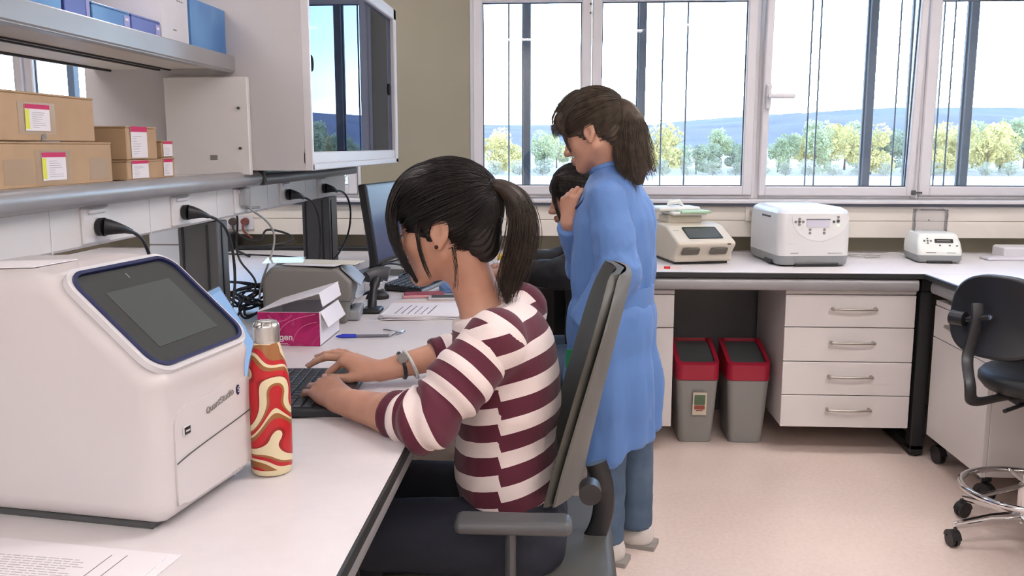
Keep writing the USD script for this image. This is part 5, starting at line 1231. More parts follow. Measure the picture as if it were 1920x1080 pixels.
FL, tipL = arm_field(LW0, LEl, LSh, (.0255, .036, .037), lh); FR, tipR = arm_field(RW0, REl, RSh, (.0245, .035, .036), rh)
parts += [FL.mesh(1), FR.mesh(1)]
sp1 = [V(-.115, 1.90, .60), V(-.122, 1.90, .74), V(-.122, 1.90, .88), V(-.135, 1.90, .985), V(-.16, 1.905, 1.05)]
hips = [V(-.10, 1.80, .60), V(-.10, 2.00, .60)]; knees = [V(-.50, 1.78, .62), V(-.50, 2.04, .62)]; ankles = [V(-.46, 1.80, .22), V(-.46, 2.02, .22)]
FB = Field((-.62, 1.62, .10), (.06, 2.20, 1.10), .011)
FB.chain(sp1, [.085, .078, .080, .078, .05], .04, Y_, 1.45)
for a, b, c in zip(hips, knees, ankles): FB.cap(a, b, .068, .05, .03); FB.cap(b, c, .048, .035, .03)
for a, b in ((LSh, LEl), (RSh, REl)): FB.cap(a, a + (b - a) * .7, .040, .034, .03)
parts.append(FB.mesh(1))
obj('body', cat(parts), SKIN, P1, True)
face_parts(H1, P1); nails(tipL + tipR, P1)
obj('earring', [trimesh.creation.icosphere(2, .0042).apply_translation(H1(-.004, .0865, -.036))], pm('dark_earring', (.05, .01, .01), .15, .5), P1, True)
# jumper: body and two sleeves
JT, JS = mat_stripes('striped_knit', .0705, .53), mat_stripes('striped_knit_sleeve', .0560, .54)
FJ = Field((-.36, 1.62, .56), (.08, 2.20, 1.13), .0065)
FJ.chain(sp1, [.104, .096, .097, .092, .066], .05, Y_, [1.48, 1.46, 1.52, 1.5])
FJ.cap(V(-.155, 1.905, 1.02), V(-.175, 1.905, 1.075), .072, .060, .03, Y_, 1.1)
for a, b in ((LSh, LEl), (RSh, REl)):
    FJ.cap(NB1 + V(.02, 0, -.045) + (a - NB1) * .35, a, .058, .060, .04); FJ.cap(a, a + (b - a) * .22, .058, .05, .03)
FJ.ell((-.085, 1.88, .95), (.062, .12, .13), .05)
FJ.cut(NB1 + V(-.01, 0, .018), V(-.35, 0, 1)); FJ.cut((0, 1.9, .635), (0, 0, -1))
mj = FJ.mesh(2)
mj = wrinkle(mj, .006, 11, 4, (1, 1, .55), lambda v: np.clip((1.02 - v[:, 2]) * 6, .15, 1))
tz = mj.vertices[:, 2] - .22 * (mj.vertices[:, 0] + .10) + .028
front = (mj.vertices[:, 0] < -.125) & (mj.vertices[:, 2] < .95)
j = obj('jumper', mj, JT, P1, True, label='maroon and white striped knitted jumper', attr={'stripe': tz - .026 * front})
def sleeve(Sh, El, Wr, cuff, r, seed, name='sleeve'):
    ch = [Sh, El, El + (Wr - El) * cuff]
    pts = np.vstack(ch); S = Field(pts.min(0) - .1, pts.max(0) + .1, .005)
    S.chain([Sh + (Sh - El) * .05, Sh + (El - Sh) * .5, El], r[:3], .03); S.chain([El, El + (Wr - El) * cuff * 1.4], r[2:4], .03)
    S.cut(ch[2], Wr - El)
    m = S.mesh(2)
    t = along(m.vertices, ch); Lu = np.linalg.norm(El - Sh)
    fold = np.exp(-((t - Lu * .95) / .09) ** 2)
    inner = unit(unit(Sh - El) + unit(Wr - El))
    axis = El + 0 * m.vertices
    side = np.einsum('ij,j->i', unit2(m.vertices - axis), inner)
    d = fold * (.0055 * np.sin(t * 2 * np.pi / .041 + 2.5 * side)) + .004 * (meshkit.fbm(m.vertices * 16 + seed, 3, seed) - .5)
    m = trimesh.Trimesh(m.vertices + m.vertex_normals * d[:, None], m.faces, process=False)
    return m, along(m.vertices, ch) + .006 * (meshkit.noise(m.vertices * 14, seed) - .5)
def unit2(v): return v / (np.linalg.norm(v, axis=1, keepdims=True) + 1e-9)
m, t_ = sleeve(LSh, LEl, LW0, .36, (.064, .058, .052, .045), 1)
obj('sleeve', m, JS, j, True, attr={'stripe': t_ + .012})
m, t_ = sleeve(RSh, REl, RW0, .50, (.062, .056, .050, .043), 2)
obj('sleeve', m, JS, j, True, attr={'stripe': t_ + .020})
# collar
obj('collar', loft(np.array([NB1 + V(-.012, 0, .012) + .060 * (math.cos(a) * V(.92, 0, .36) + 1.02 * math.sin(a) * V(0, 1, 0)) for a in np.linspace(0, 2 * np.pi, 49)]), .0075, 10), pm('collar_knit', (.74, .64, .615), .85), j, True, label='plain white ribbed collar')
# trousers and shoes
FT = Field((-.64, 1.62, .10), (.06, 2.20, .74), .009)
FT.cap(hips[0] + V(0, .03, .0), hips[1] - V(0, .03, 0), .108, .108, .03)
for a, b, c in zip(hips, knees, ankles): FT.cap(a, b, .088, .064, .03); FT.cap(b, c, .060, .046, .03)
FT.cut((0, 1.9, .70), (0, 0, 1)); FT.cut((0, 1.9, .24), (0, 0, -1))
obj('trousers', wrinkle(FT.mesh(2), .005, 13, 9), pm('navy_trousers', (.010, .013, .024), .8, bump=.15, bscale=600), P1, True, label='dark navy trousers')
for c in ankles:
    S = Field(c - .2, c + .15, .007); S.cap(c, c + V(.0, 0, -.06), .042, .045, .02); S.cap(c + V(.03, 0, -.075), c + V(-.12, 0, -.085), .040, .034, .03, Y_, 1.1); S.cut(c + V(0, 0, -.11), (0, 0, -1)); S.cut(c + V(0, 0, .01), (0, 0, 1))
    obj('shoe', S.mesh(2), BLACK, P1, True)
# watch and bracelet on the far wrist
wd = unit(REl - RW0); wc = RW0 + wd * .052
def ring(c, ax, r, rr, sq=1.15, lat=None):
    a = np.linspace(0, 2 * np.pi, 41); u = unit(np.cross(ax, V(0, 0, 1))); w = np.cross(u, ax)
    return loft(np.array([c + r * (sq * math.cos(x) * u + math.sin(x) * w) for x in a]), rr, 8)
obj('watch_strap', ring(wc, wd, .0295, .0045), BLACK, P1, True)
wu = unit(np.cross(wd, V(0, 0, 1))); wv = np.cross(wu, wd); wn = unit(-wv * .1 + V(-.1, -.75, .65)); wn = unit(wn - wd * (wn @ wd))
obj('watch_case', cyl(wc + wn * .0285, wc + wn * .0365, .0135, .0125, 24), STEEL, P1, label='small steel watch'); obj('watch_dial', cyl(wc + wn * .0365, wc + wn * .0372, .0105, n=24), MGREY, P1)
obj('bracelet', ring(wc + wd * .022 + V(0, 0, -.003), unit(wd + V(0, 0, .25)), .034, .0042), pm('pale_bracelet', (.62, .62, .58), .3), P1, True, label='pale bracelet')
# hair: cap, strands, ponytail, fringe
def hair_cap(H, c, r, cuts, h=.0042, extra=None):
    lo = np.vstack([H(*(np.array(c) + np.array(e) * (np.array(r) + .02))) for e in np.ndindex(2, 2, 2)] + [H(*(np.array(c) - np.array(e) * (np.array(r) + .02))) for e in np.ndindex(2, 2, 2)] + [H(a, b, d) for a in (-.13, .13) for b in (-.11, .11) for d in (-.13, .16)])
    G = Field(lo.min(0) - .02, lo.max(0) + .02, h)
    G.ell(H(*c), np.array(r) * H.k, .01, H.A)
    if extra: extra(G)
    for cc, rr in cuts: G.ell(H(*cc), np.array(rr) * H.k, .008, H.A, True)
    m = G.mesh(2)
    return m
T1 = (-.104, 0, .062)      # the tie, in head units
cc1, rr1 = (-.010, 0, .036), (.110, .087, .098)
cuts1 = [((.118, 0, -.045), (.075, .070, .085)), ((.062, .088, -.070), (.060, .052, .074)), ((.062, -.088, -.070), (.060, .052, .074)), ((-.008, .10, -.024), (.025, .05, .035)), ((-.008, -.10, -.024), (.025, .05, .035)), ((.02, 0, -.16), (.17, .15, .085))]
def ex1(G): G.ell(H1(-.078, 0, -.030), np.array((.036, .052, .055)) * H1.k, .03, H1.A); G.cap(H1(-.085, 0, .045), H1(*T1), .05, .016, .03); G.ell(H1(.015, 0, .098), np.array((.075, .062, .034)) * H1.k, .03, H1.A)
hc = hair_cap(H1, cc1, rr1, cuts1, extra=ex1)
loc = H1.local(hc.vertices); ang = np.arctan2(loc[:, 1], loc[:, 2] - .03)
hc = trimesh.Trimesh(hc.vertices + hc.vertex_normals * (.0016 * np.sin(ang * 46 + 7 * meshkit.noise(loc * 18, 2)) + .003 * (meshkit.fbm(loc * 22, 2) - .5))[:, None], hc.faces, process=False)
hr = obj('hair', hc, HAIR1, P1, True, label='dark brown hair tied back in a ponytail')
def inside(cuts):
    return lambda p: not any((((p - np.array(c)) / np.array(r)) ** 2).sum() < 1.02 for c, r in cuts)
lf = lambda p: inside(cuts1)(p) and p[2] > -.075
curves('hair_strands', cap_strands(H1, T1, cc1, np.array(rr1) + .001, lf, 2600, 1, (.001, .011), 14), .0012, HAIR1, hr)
tie = H1(*T1)
g1 = [tie + V(-.008, 0, .0), tie + V(.022, -.004, .006), tie + V(.052, -.008, -.012), tie + V(.072, -.012, -.062), tie + V(.066, -.016, -.125), tie + V(.048, -.018, -.185), tie + V(.040, -.02, -.235)]
obj('hair_tie', ring(tie, V(.9, 0, .1), .0185, .0065, 1.0), pm('black_hair_tie', (.01, .01, .012), .7), hr, True)
obj('ponytail', loft(spline(g1, 40), np.interp(np.linspace(0, 1, 40), [0, .08, .3, .6, .85, 1], [.012, .015, .024, .024, .016, .003]), 14, 1.1), HAIR1B, hr, True)
curves('ponytail_strands', lock_strands(g1, 1100, [.013, .017, .028, .032, .030, .024, .016], 0, 3, 22, .4, .32), .0013, HAIR1B, hr)
fr = []
for i, (gd, n, r) in enumerate([([(.010, .030, .122), (.070, .044, .088), (.092, .056, .040), (.090, .066, -.01), (.074, .071, -.06), (.056, .071, -.105)], 210, [.012, .014, .013, .009, .005, .002]),
                               ([(.010, .010, .128), (.078, .026, .096), (.103, .036, .045), (.104, .046, .0), (.090, .058, -.045), (.074, .066, -.085)], 190, [.014, .014, .012, .009, .005, .002]),
                               ([(.010, -.02, .128), (.080, -.020, .095), (.104, -.034, .045), (.096, -.052, -.005), (.08, -.062, -.055)], 120, [.014, .014, .013, .009, .003]),
                               ([(.0, .076, .06), (.030, .082, .015), (.036, .079, -.03), (.030, .077, -.075), (.024, .070, -.10)], 26, [.008, .006, .004, .003, .002]),
                               ([(-.035, .074, -.04), (-.03, .062, -.09), (-.02, .058, -.13)], 7, [.004, .003, .002])]):
    fr += lock_strands([H1(*p) for p in gd], n, np.array(r) * H1.k, 0, 20 + i, 16, .3)
curves('fringe', fr, .0014, HAIR1, hr, 'loose fringe falling over the cheek')

# ------------------------------------------------------------------ the standing woman in the blue gown
HAIR2 = hairmat('mid_brown_hair', (.040, .027, .018), (.098, .070, .049))
P2 = thing('person', 'standing person with brown ponytail in a long sky blue laboratory gown holding her collar', 'person', (.18, 3.05, 0))
H2 = Head((.092, 3.045, 1.470), 22, 20, 1.0)
NB2 = V(.150, 3.065, 1.340)
F = head_field(H2, NB2 + V(.012, 0, -.04), nr=.048)
F.cap(NB2 + V(.01, -.06, -.06), NB2 + V(.01, .06, -.06), .05, .05, .03)
parts = [F.mesh(2)]
s_l = unit(V(-.32, -.95, 0))                         # towards her left shoulder
f2 = unit(V(-.95, .32, 0))
LS2, RS2 = V(.185, 3.06, 1.262) + s_l * .160, V(.150, 3.07, 1.285) - s_l * .165
LE2, LW2 = V(.172, 2.868, 1.020), V(.078, 2.905, .868)
RE2, RW2 = V(.070, 3.185, 1.000), V(.014, 3.035, 1.170)
lh2 = dict(d=V(.10, .35, -.93), n=V(-.6, -.7, .3), s=V(-.7, .6, .2), curls=[(20, 25, 15)] * 4, size=.95, thumb=(.5, .4), spread=.08)
rh2 = dict(d=V(.06, -.10, .99), n=V(-.55, -.80, -.05), s=V(.75, -.6, .0), curls=[(48, 62, 34), (55, 66, 36), (60, 68, 38), (62, 70, 40)], size=.93, thumb=(.25, .75), spread=.03)
FL, _ = arm_field(LW2, LE2, LS2, (.025, .036, .038), lh2, .0045); FR, tip2 = arm_field(RW2, RE2, RS2, (.024, .035, .037), rh2)
parts += [FL.mesh(1), FR.mesh(1)]
sp2 = [V(.165, 3.05, .86), V(.168, 3.05, 1.0), V(.172, 3.05, 1.14), V(.165, 3.06, 1.25), V(.155, 3.065, 1.31)]
hp2 = [V(.165, 3.05, .84) + s_l * .09, V(.165, 3.05, .84) - s_l * .09]; kn2 = [V(.150, 2.985, .46), V(.250, 3.12, .46)]; an2 = [V(.152, 2.985, .085), V(.262, 3.12, .085)]
FB = Field((-.10, 2.75, .05), (.42, 3.38, 1.36), .012)
FB.chain(sp2, [.095, .085, .092, .09, .055], .04, s_l, 1.35)
for a, b, c in zip(hp2, kn2, an2): FB.cap(a, b, .078, .052, .03); FB.cap(b, c, .050, .034, .03)
for a, b in ((LS2, LE2), (RS2, RE2)): FB.cap(a, a + (b - a) * .7, .044, .036, .03)
parts.append(FB.mesh(1))
obj('body', cat(parts), SKIN, P2, True); face_parts(H2, P2); nails(tip2[:4], P2)
GOWN = mat('blue_gown_cloth', {'t': ('texture_coordinate', {}), 'n': ('noise_texture', {'scale': 7.0, 'detail': 3.0}), 'r': ('rgb_ramp', {'ramp': [(.3, (.090, .200, .47)), (.7, (.108, .228, .52))]}), 'b2': ('noise_texture', {'scale': 900.0, 'detail': 1.0}), 'b': ('bump', {'strength': .12, 'distance': .001}), 'p': ('principled_bsdf', {'roughness': .62, 'sheen_weight': .1})},
    [('t.object', 'n.vector'), ('n.fac', 'r.fac'), ('r.color', 'p.base_color'), ('t.object', 'b2.vector'), ('b2.fac', 'b.height'), ('b.normal', 'p.normal')])
FG = Field((-.12, 2.72, .34), (.46, 3.42, 1.42), .008)
FG.chain([V(.172, 3.05, .36), V(.168, 3.05, .62), V(.160, 3.05, .84), V(.158, 3.05, .92), V(.165, 3.05, 1.04), V(.166, 3.05, 1.17), V(.160, 3.06, 1.26)], [.158, .150, .134, .122, .120, .122, .098], .05, s_l, 1.28)
for a in (LS2, RS2): FG.cap(NB2 + V(.012, 0, -.05) + (a - NB2) * .3, a + V(0, 0, .0), .054, .052, .05)
FG.cap(V(.155, 3.065, 1.30), NB2 + V(-.004, 0, .02), .066, .056, .03)
FG.cut(NB2 + V(-.01, 0, .022), V(-.3, .1, 1))
gg = np.stack(np.meshgrid(*[FG.lo[i] + FG.h * np.arange(FG.n[i]) for i in range(3)], indexing='ij'), -1)
FG.D = np.maximum(FG.D, (.395 + .035 * np.sin(3.2 * gg[..., 1] * 3 + 5 * gg[..., 0]) * 0 + .07 * np.clip((gg[..., 0] - .17) / .16, -.2, 1) - gg[..., 2]).astype(np.float32))
mg = FG.mesh(2)
v = mg.vertices; th_ = np.arctan2(v[:, 1] - 3.05, v[:, 0] - .165)
low = np.clip((.95 - v[:, 2]) * 2.2, 0, 1)
d = low * .008 * (np.sin(th_ * 7 + 2 * meshkit.noise(v * 3, 1)) + .6 * np.sin(th_ * 13 + 1.5 + v[:, 2] * 2)) + .0075 * (1 - 2.6 * np.abs(2 * meshkit.fbm(v * [12, 12, 3.2], 3, 6) - 1)) - .004 * np.exp(-((np.abs((th_ + .35 + np.pi) % (2 * np.pi) - np.pi)) / .035) ** 2) * (v[:, 2] < 1.22) - .010 * np.exp(-((v[:, 2] - .925) / .03) ** 2)
d += .006 * np.exp(-((v[:, 2] - 1.0) / .06) ** 2) * np.sin(th_ * 9)
mg = trimesh.Trimesh(v + mg.vertex_normals * d[:, None], mg.faces, process=False)
gw = obj('gown', mg, GOWN, P2, True, label='long sky blue laboratory gown')
def cloth_sleeve(Sh, El, Wr, cuff, r, seed, h=.006, amp=.012):
    ch = [Sh, El, El + (Wr - El) * cuff]; pts = np.vstack(ch); S = Field(pts.min(0) - .11, pts.max(0) + .11, h)
    S.chain([Sh, Sh + (El - Sh) * .5, El], r[:3], .03); S.chain([El, El + (Wr - El) * cuff * 1.4], r[2:4], .03); S.cut(ch[2], Wr - El)
    m = S.mesh(2); t = along(m.vertices, ch); Lu = np.linalg.norm(El - Sh)
    f = np.exp(-((t - Lu) / .10) ** 2)
    q = meshkit.fbm(m.vertices * [13, 13, 13], 3, seed)
    q = meshkit.fbm(m.vertices * [13, 13, 8], 3, seed)
    d = amp * ((1 - np.abs(2 * q - 1) * 2.8) * (.30 + .9 * f)) * .75
    return trimesh.Trimesh(m.vertices + m.vertex_normals * d[:, None], m.faces, process=False)
obj('sleeve', cloth_sleeve(LS2, LE2, LW2, 1.12, (.058, .062, .060, .052), 3), GOWN, gw, True)
obj('sleeve', cloth_sleeve(RS2, RE2, RW2, .93, (.064, .060, .054, .042), 4), GOWN, gw, True)
def band(c, r1, r2, ang0, ang1, z0, z1, th, n=30, bow=0.0):
    a = np.linspace(ang0, ang1, n); q = []
    for x in a:
        dd = math.cos(x) * -f2 + math.sin(x) * s_l
        rr = 1 / math.sqrt((math.cos(x) / r1) ** 2 + (math.sin(x) / r2) ** 2)
        b = np.array(c) + dd * rr; o = np.array(c) + dd * (rr + th)
        q.append(np.array([[b[0], b[1], z0], [o[0], o[1], z0], [o[0], o[1], z1], [b[0], b[1], z1]]))
    return loft_rings(q)
obj('belt', band((.160, 3.05, 0), .134, .166, -1.25, 1.25, .895, .962, .008), GOWN, gw, 35, label='half belt across the back')
def on_cloth(m, p, w=.0):
    k = int(np.argmin(((m.vertices - np.array(p)) ** 2).sum(1))); n = m.vertex_normals[k].copy(); n[2] = 0
    return m.vertices[k] + unit(n) * w, unit(n)
pp_, pn_ = on_cloth(mg, (.075, 2.905, .80), .0)
obj('pocket', place(rbx(-.036, .036, -.065, .065, -.004, .004, .002), pp_, np.cross(Z_, pn_), Z_), GOWN, gw)
pp_, pn_ = on_cloth(mg, (.030, 2.925, .728), .006)
obj('name_tag', place(rbx(-.020, .020, -.032, .032, 0, .006, .002), pp_, np.cross(Z_, pn_), V(.1, 0, 1)), pm('green_tag', (.02, .20, .09), .4), gw, label='green tag at the pocket')
obj('lanyard', wire([NB2 + V(.062, .01, .012), NB2 + V(.03, -.062, .010), NB2 + V(-.035, -.066, -.02), V(.075, 2.985, 1.27), V(.036, 3.0, 1.22)], .0042, 40), pm('navy_ribbon', (.012, .02, .08), .6), gw, True, label='navy ribbon round the neck')
obj('collar', loft(np.array([NB2 + V(.0, 0, .016) + .061 * (math.cos(a) * unit(V(.9, -.3, .3)) + 1.05 * math.sin(a) * s_l) for a in np.linspace(0, 2 * np.pi, 41)]), .013, 10), GOWN, gw, True)
FT = Field((.0, 2.85, .05), (.42, 3.30, .9), .009)
for a, b, c in zip(hp2, kn2, an2): FT.cap(a, b, .094, .068, .02); FT.cap(b, c, .066, .058, .02)
FT.cut((0, 0, .075), (0, 0, -1)); FT.cut((0, 0, .80), (0, 0, 1))
DENIM = mat('blue_denim', {'t': ('texture_coordinate', {}), 'n': ('noise_texture', {'scale': 9.0, 'detail': 3.0}), 'w': ('noise_texture', {'scale': 700.0}), 'r': ('rgb_ramp', {'ramp': [(.3, (.055, .095, .155)), (.7, (.095, .150, .225))]}), 'b': ('bump', {'strength': .2, 'distance': .001}), 'p': ('principled_bsdf', {'roughness': .8})},
    [('t.object', 'n.vector'), ('n.fac', 'r.fac'), ('r.color', 'p.base_color'), ('t.object', 'w.vector'), ('w.fac', 'b.height'), ('b.normal', 'p.normal')])
obj('jeans', wrinkle(FT.mesh(2), .006, 12, 5, (1, 1, .8)), DENIM, P2, True, label='blue jeans')
for c in an2:
    S = Field(c + V(-.22, -.12, -.10), c + V(.12, .16, .05), .006); e = unit(V(-.93, .30, 0))
    S.cap(c - e * .02 + V(0, 0, -.02), c + V(0, 0, -.05), .040, .042, .02); S.cap(c - e * .03 + V(0, 0, -.052), c + e * .14 + V(0, 0, -.055), .038, .034, .03, np.cross(e, Z_), 1.1); S.cut((0, 0, .014), (0, 0, -1)); S.cut((0, 0, .095), (0, 0, 1))
    sh = obj('shoe', S.mesh(2), pm('white_shoe', (.62, .58, .54), .5), P2, True, label='pale shoe')
    obj('sole', place(ext(Polygon([(-.075, -.036), (.12, -.040), (.165, -.022), (.172, 0), (.165, .022), (.12, .040), (-.075, .036)]).buffer(.006), .016), (c[0], c[1], 0), e, np.cross(Z_, e)), pm('sole_grey', (.30, .28, .26), .6), sh)
    obj('spots', [trimesh.creation.icosphere(1, .006).apply_translation(c + e * x + V(0, 0, -.032) + np.cross(e, Z_) * y) for x, y in ((.10, .034), (.06, .040), (.02, .043), (.125, .022))], BLACK, sh)
T2 = (-.092, 0, .050); cc2, rr2 = (-.010, 0, .037), (.111, .088, .098)
cuts2 = [((.122, 0, -.052), (.070, .066, .086)), ((.060, .086, -.072), (.058, .050, .080)), ((.060, -.086, -.072), (.058, .050, .080)), ((-.012, .10, -.022), (.026, .05, .036)), ((-.012, -.10, -.022), (.026, .05, .036)), ((.02, 0, -.165), (.17, .15, .085))]
def ex2(G): G.ell(H2(-.072, 0, -.030), np.array((.036, .052, .055)) * H2.k, .03, H2.A); G.cap(H2(-.080, 0, .05), H2(*T2), .045, .018, .03); G.ell(H2(.065, 0, .058), np.array((.050, .066, .052)) * H2.k, .02, H2.A)
hc = hair_cap(H2, cc2, rr2, cuts2, extra=ex2); loc = H2.local(hc.vertices); ang = np.arctan2(loc[:, 1], loc[:, 2] - .03)
hc = trimesh.Trimesh(hc.vertices + hc.vertex_normals * (.0016 * np.sin(ang * 44 + 7 * meshkit.noise(loc * 18, 5)) + .003 * (meshkit.fbm(loc * 22, 2) - .5))[:, None], hc.faces, process=False)
hr = obj('hair', hc, HAIR2, P2, True, label='mid brown hair with a fringe and a full ponytail')
curves('hair_strands', cap_strands(H2, T2, cc2, np.array(rr2) + .001, lambda p: inside(cuts2)(p) and p[2] > -.075, 1800, 5, (.001, .010), 14), .0013, HAIR2, hr)
tie = H2(*T2)
g2 = [tie + V(-.008, 0, 0), tie + V(.022, -.012, .002), tie + V(.052, -.022, -.045), tie + V(.060, -.026, -.11), tie + V(.070, -.03, -.18), tie + V(.088, -.03, -.25)]
obj('hair_tie', ring(tie + V(.004, -.004, 0), V(.9, -.3, .1), .021, .006, 1.0), pm('black_hair_tie', (.01, .01, .012), .7), hr, True)
obj('ponytail', loft(spline(g2, 40), np.interp(np.linspace(0, 1, 40), [0, .08, .3, .6, .85, 1], [.016, .020, .044, .050, .040, .012]), 14, .8), HAIR2, hr, True)
g2b = [tie + V(.02, -.014, .0), tie + V(.03, -.03, -.07), tie + V(.022, -.04, -.16), tie + V(.05, -.045, -.24), tie + V(.075, -.05, -.30)]
st = lock_strands(g2, 900, [.016, .024, .052, .062, .062, .060], 0, 8, 20, .35, .22) + lock_strands(g2b, 220, [.014, .022, .026, .016, .004], 0, 9, 18, .3, .2)
g2c = [tie + V(.03, -.014, -.01), tie + V(.075, -.03, -.08), tie + V(.105, -.03, -.17), tie + V(.125, -.03, -.215)]
st += lock_strands(g2c, 220, [.014, .022, .022, .014], 0, 10, 16, .3, .3)
curves('ponytail_strands', st, .0015, HAIR2, hr)
fr = []
for i, (gd, n, r) in enumerate([([(.0, .02, .116), (.070, .024, .098), (.104, .028, .062), (.111, .034, .018)], 220, [.03, .028, .022, .012]), ([(.0, -.03, .114), (.070, -.03, .096), (.102, -.034, .060), (.108, -.038, .016)], 140, [.03, .028, .022, .012]),
                               ([(.02, .072, .085), (.062, .072, .045), (.074, .071, -.005), (.070, .069, -.05)], 70, [.014, .012, .006, .002])]):
    fr += lock_strands([H2(*p) for p in gd], n, np.array(r), 0, 40 + i, 14, .3)
curves('fringe', fr, .0012, HAIR2, hr, 'fringe over the forehead')

# ------------------------------------------------------------------ the third person, seated behind
HAIR3 = hairmat('dark_hair', (.014, .011, .009), (.032, .024, .019))
P3 = thing('person', 'seated person in a black jacket and jeans half hidden behind the blue gown', 'person', (.12, 3.75, .46))
H3 = Head((.045, 3.74, 1.215), 0, 12, 1.0)
NB3 = V(.105, 3.745, 1.085)
F = head_field(H3, NB3 + V(.01, 0, -.03), h=.004, nr=.048); parts = [F.mesh(2)]
LS3, RS3 = V(.12, 3.57, 1.005), V(.12, 3.92, 1.005)
LE3, LW3 = V(.0, 3.53, .925), V(-.235, 3.66, .915)
RE3, RW3 = V(.03, 3.97, .93), V(-.22, 3.90, .915)
h3 = dict(d=V(-.95, .3, -.12), n=V(0, 0, 1), s=V(.3, .95, 0), curls=[(18, 25, 15)] * 4, size=.95, thumb=(.5, .4), spread=.1)
h3r = dict(h3, d=V(-.95, -.2, -.12), s=V(-.2, -.95, 0))
FL, _ = arm_field(LW3, LE3, LS3, (.025, .036, .038), h3, .0045); FR, _ = arm_field(RW3, RE3, RS3, (.025, .036, .038), h3r, .0045)
parts += [FL.mesh(1), FR.mesh(1)]
sp3 = [V(.13, 3.75, .52), V(.135, 3.75, .68), V(.14, 3.75, .82), V(.13, 3.75, .95), V(.115, 3.745, 1.03)]
hp3 = [V(.12, 3.66, .525), V(.12, 3.84, .525)]; kn3 = [V(-.30, 3.64, .535), V(-.30, 3.86, .535)]; an3 = [V(-.24, 3.65, .10), V(-.24, 3.85, .10)]
FB = Field((-.42, 3.45, .05), (.30, 4.06, 1.10), .012); FB.chain(sp3, [.09, .08, .085, .08, .05], .04, Y_, 1.4)
for a, b, c in zip(hp3, kn3, an3): FB.cap(a, b, .07, .05, .03); FB.cap(b, c, .048, .034, .03)
for a, b in ((LS3, LE3), (RS3, RE3)): FB.cap(a, a + (b - a) * .7, .044, .036, .03)
parts.append(FB.mesh(1))
obj('body', cat(parts), SKIN, P3, True); face_parts(H3, P3)
JACK = pm('black_jacket', (.012, .013, .015), .75, bump=.1, bscale=500)
FG = Field((-.08, 3.42, .46), (.34, 4.08, 1.14), .010)
FG.chain(sp3, [.125, .115, .118, .108, .075], .05, Y_, 1.4)
for a in (LS3, RS3): FG.cap(NB3 + V(.01, 0, -.05) + (a - NB3) * .3, a, .058, .060, .04)
FG.cut(NB3 + V(-.01, 0, .015), V(-.3, 0, 1)); FG.cut((0, 0, .50), (0, 0, -1))
jk = obj('jacket', wrinkle(FG.mesh(2), .006, 11, 8), JACK, P3, True, label='black jacket')
obj('sleeve', cloth_sleeve(LS3, LE3, LW3, .94, (.066, .062, .056, .044), 12, .007, .008), JACK, jk, True); obj('sleeve', cloth_sleeve(RS3, RE3, RW3, .94, (.066, .062, .056, .044), 13, .007, .008), JACK, jk, True)
FT = Field((-.42, 3.45, .08), (.30, 4.06, .66), .010); FT.cap(hp3[0], hp3[1], .105, .105, .03)
for a, b, c in zip(hp3, kn3, an3): FT.cap(a, b, .090, .066, .03); FT.cap(b, c, .064, .052, .03)
FT.cut((0, 0, .10), (0, 0, -1)); FT.cut((0, 0, .62), (0, 0, 1))
obj('jeans', wrinkle(FT.mesh(2), .005, 12, 6), DENIM, P3, True)
for c in an3:
    S = Field(c + V(-.2, -.1, -.12), c + V(.1, .1, .05), .008); S.cap(c + V(.02, 0, -.05), c + V(-.12, 0, -.06), .042, .034, .03, Y_, 1.1); S.cap(c, c + V(0, 0, -.05), .042, .042, .02); S.cut((0, 0, .004), (0, 0, -1)); S.cut((0, 0, .11), (0, 0, 1))
    obj('shoe', S.mesh(2), BLACK, P3, True)
cuts3 = [((.118, 0, -.050), (.072, .068, .092)), ((.065, .086, -.075), (.055, .050, .080)), ((.065, -.086, -.075), (.055, .050, .080)), ((.02, 0, -.19), (.17, .15, .075))]
hc = hair_cap(H3, cc2, rr2, cuts3, extra=lambda G: [G.cap(H3(-.055, q * .03, .0), H3(-.075, q * .035, -.16), .055, .035, .04) for q in (-1, 1)])
loc = H3.local(hc.vertices); ang = np.arctan2(loc[:, 1], loc[:, 0] + .05)
hc = trimesh.Trimesh(hc.vertices + hc.vertex_normals * (.0016 * np.sin(ang * 40 + 7 * meshkit.noise(loc * 14, 5)))[:, None], hc.faces, process=False)
hr = obj('hair', hc, HAIR3, P3, True, label='dark shoulder length hair')
curves('hair_strands', cap_strands(H3, (-.115, 0, .0), cc2, np.array(rr2) + .001, lambda p: inside(cuts3)(p) and p[2] > -.04, 900, 15, (.001, .008), 10), .0014, HAIR3, hr)
curves('loose_strands', lock_strands([H3(*p) for p in ((.05, .06, .10), (.085, .062, .02), (.080, .064, -.06), (.070, .066, -.14), (.068, .066, -.19))], 60, [.01, .01, .006, .004, .002], 0, 51, 14, .3), .0013, HAIR3, hr)

